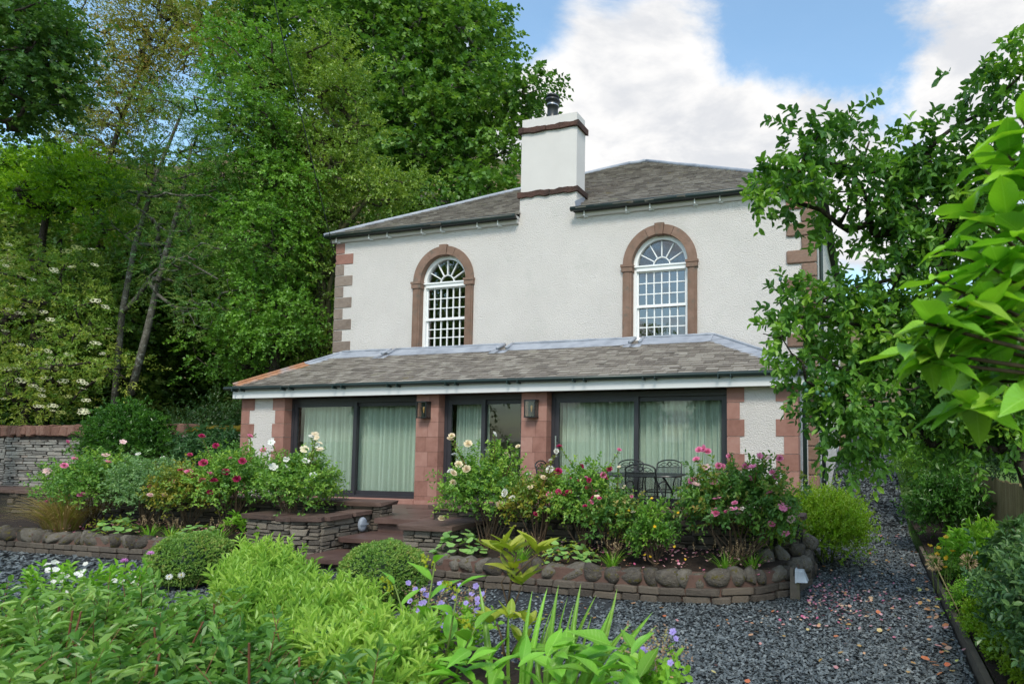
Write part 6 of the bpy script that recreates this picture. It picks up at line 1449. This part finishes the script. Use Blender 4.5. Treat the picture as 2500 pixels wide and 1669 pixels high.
shrub('rhododendron_bush', 'blue green long leaved bush against the fence boards', HS, (15.02, -2.9, -.46), .3, .6, .7, 240, 9, .12, .16, .28, 'leaf_cover', mode='rosette', ang=1.1, low=.1)
shrub('groundcover_patch', 'bright lime groundcover inside the timber edging', HS, (14.36, -4.4, -.50), .24, 1.7, .22, 1300, 7, .07, .03, .7, 'leaf_lime', low=.02, stems=False)
shrub('peony_clump', 'mid green border perennial behind the yellow poppies', HS, (14.75, -1.7, -.47), .42, .8, .5, 340, 8, .18, .13, .35, 'leaf_fern', low=.05)
shrub('fern_clump', 'feathery fern clump below the bent seedhead', HS, (14.40, -3.5, -.5), .26, .5, .24, 320, 12, .18, .035, .5, 'leaf_fern', mode='flat', low=.02)
shrub('border_perennial', 'leafy green perennial below the yellow poppies', HS, (14.42, -2.0, -.5), .34, .9, .34, 620, 8, .12, .05, .5, 'leaf_hazel', low=.02)
pop = empty('welsh_poppies', (14.35, -2.9, -.48), label='clump of yellow poppies on thin stems by the drive edge', cat='flowers')
for (x_, y_) in ((2133, 1253), (2153, 1258), (2170, 1233), (2150, 1272), (2185, 1265), (2172, 1280), (2170, 1302), (2240, 1270), (2262, 1310), (2252, 1318), (2278, 1312)):
    p = at(x_, y_, -2.9); MB().tube([p * np.array([1, 1, 0]) + np.array([rng.normal(0, .03), .05, -.48]), p], .003, 4).build('stem', 'stem_green', pop); bloom(pop, p, .034, BPOP, name='poppy')
for (x_, y_, x2, y2, lb) in ((2143, 1290, 2212, 1428, 'bent allium seedhead leaning over the drive edge'), (2222, 1288, 2240, 1400, 'upright allium seedhead behind the bent one')):
    p, q = at(x_, y_, -3.9), at(x2, y2, -3.7); s_ = empty('allium_seedhead', q, label=lb, cat='flower', group='allium seedheads'); MB().tube([q, (p + q) / 2, p], .006, 5).build('stem', 'stem_straw', s_)
    fo = Fol(T_QUAD); d = sph(150); fo.leaves(p + d * .05, d, sph(150), np.full(150, .045), .18, rng.uniform(0, 1, 150)); fo.build('seedhead', 'tan_seed', s_)

# ------------------------------------------------------------------ fallen petals and leaves
def litter(name, label, x, y, z, size, mat):
    n_ = len(x); a = rng.uniform(0, 6.28, n_); fo = Fol(T_ROUND); s_ = size * rng.uniform(.6, 1.3, n_)
    fo.leaves(np.stack([x, y, z], -1), np.stack([np.cos(a), np.sin(a), rng.normal(.1, .25, n_)], -1), np.tile([0, 0, 1.], (n_, 1)) + rng.normal(0, .3, (n_, 3)), s_, .8, rng.uniform(0, 1, n_)); fo.build(name, mat, label=label, cat='petals' if 'petal' in name else 'leaves', kind='stuff')
n_ = 420; x = rng.normal(12.8, .45, n_); y = rng.normal(-3.05, .62, n_); k = (x > 12.62) | (y < -3.75); x, y = x[k], y[k]
litter('fallen_petals', 'pink and orange rose petals scattered on the slate chips by the curved wall', x, y, np.full(len(x), G + .035), .034, 'petal_mix')
n_ = 900; x = np.concatenate([rng.uniform(8.6, 12.2, 520), rng.uniform(-1, 3.9, 380)]); y = np.concatenate([rng.uniform(-3.35, -2.3, 520), rng.uniform(-3.3, -2.15, 380)])
litter('bed_petals', 'pink rose petals lying on the dark bed soil', x, y, np.where(y > -3, -.235 - .0 * y, -.36 + (y + 3.45) * .26) + .03 + np.where(y > -3, np.clip((y + 2.2) * .0, -1, 0), 0), .035, 'petal_mix')
n_ = 420; x = rng.uniform(9.5, 14.05, n_); y = rng.uniform(-7.5, 3, n_); k = (x > 12.65) | (y < -3.8); x, y = x[k], y[k]
litter('fallen_leaves', 'scattered brown and yellow leaves on the slate drive', x, y, gh(x, y) + .056 + .036, .045, 'litter')
n_ = 60; litter('kerb_leaves', 'brown curled leaves gathered along the timber edging', rng.normal(13.9, .1, n_), rng.uniform(-7, -.5, n_), np.full(n_, G + .04), .06, 'litter')
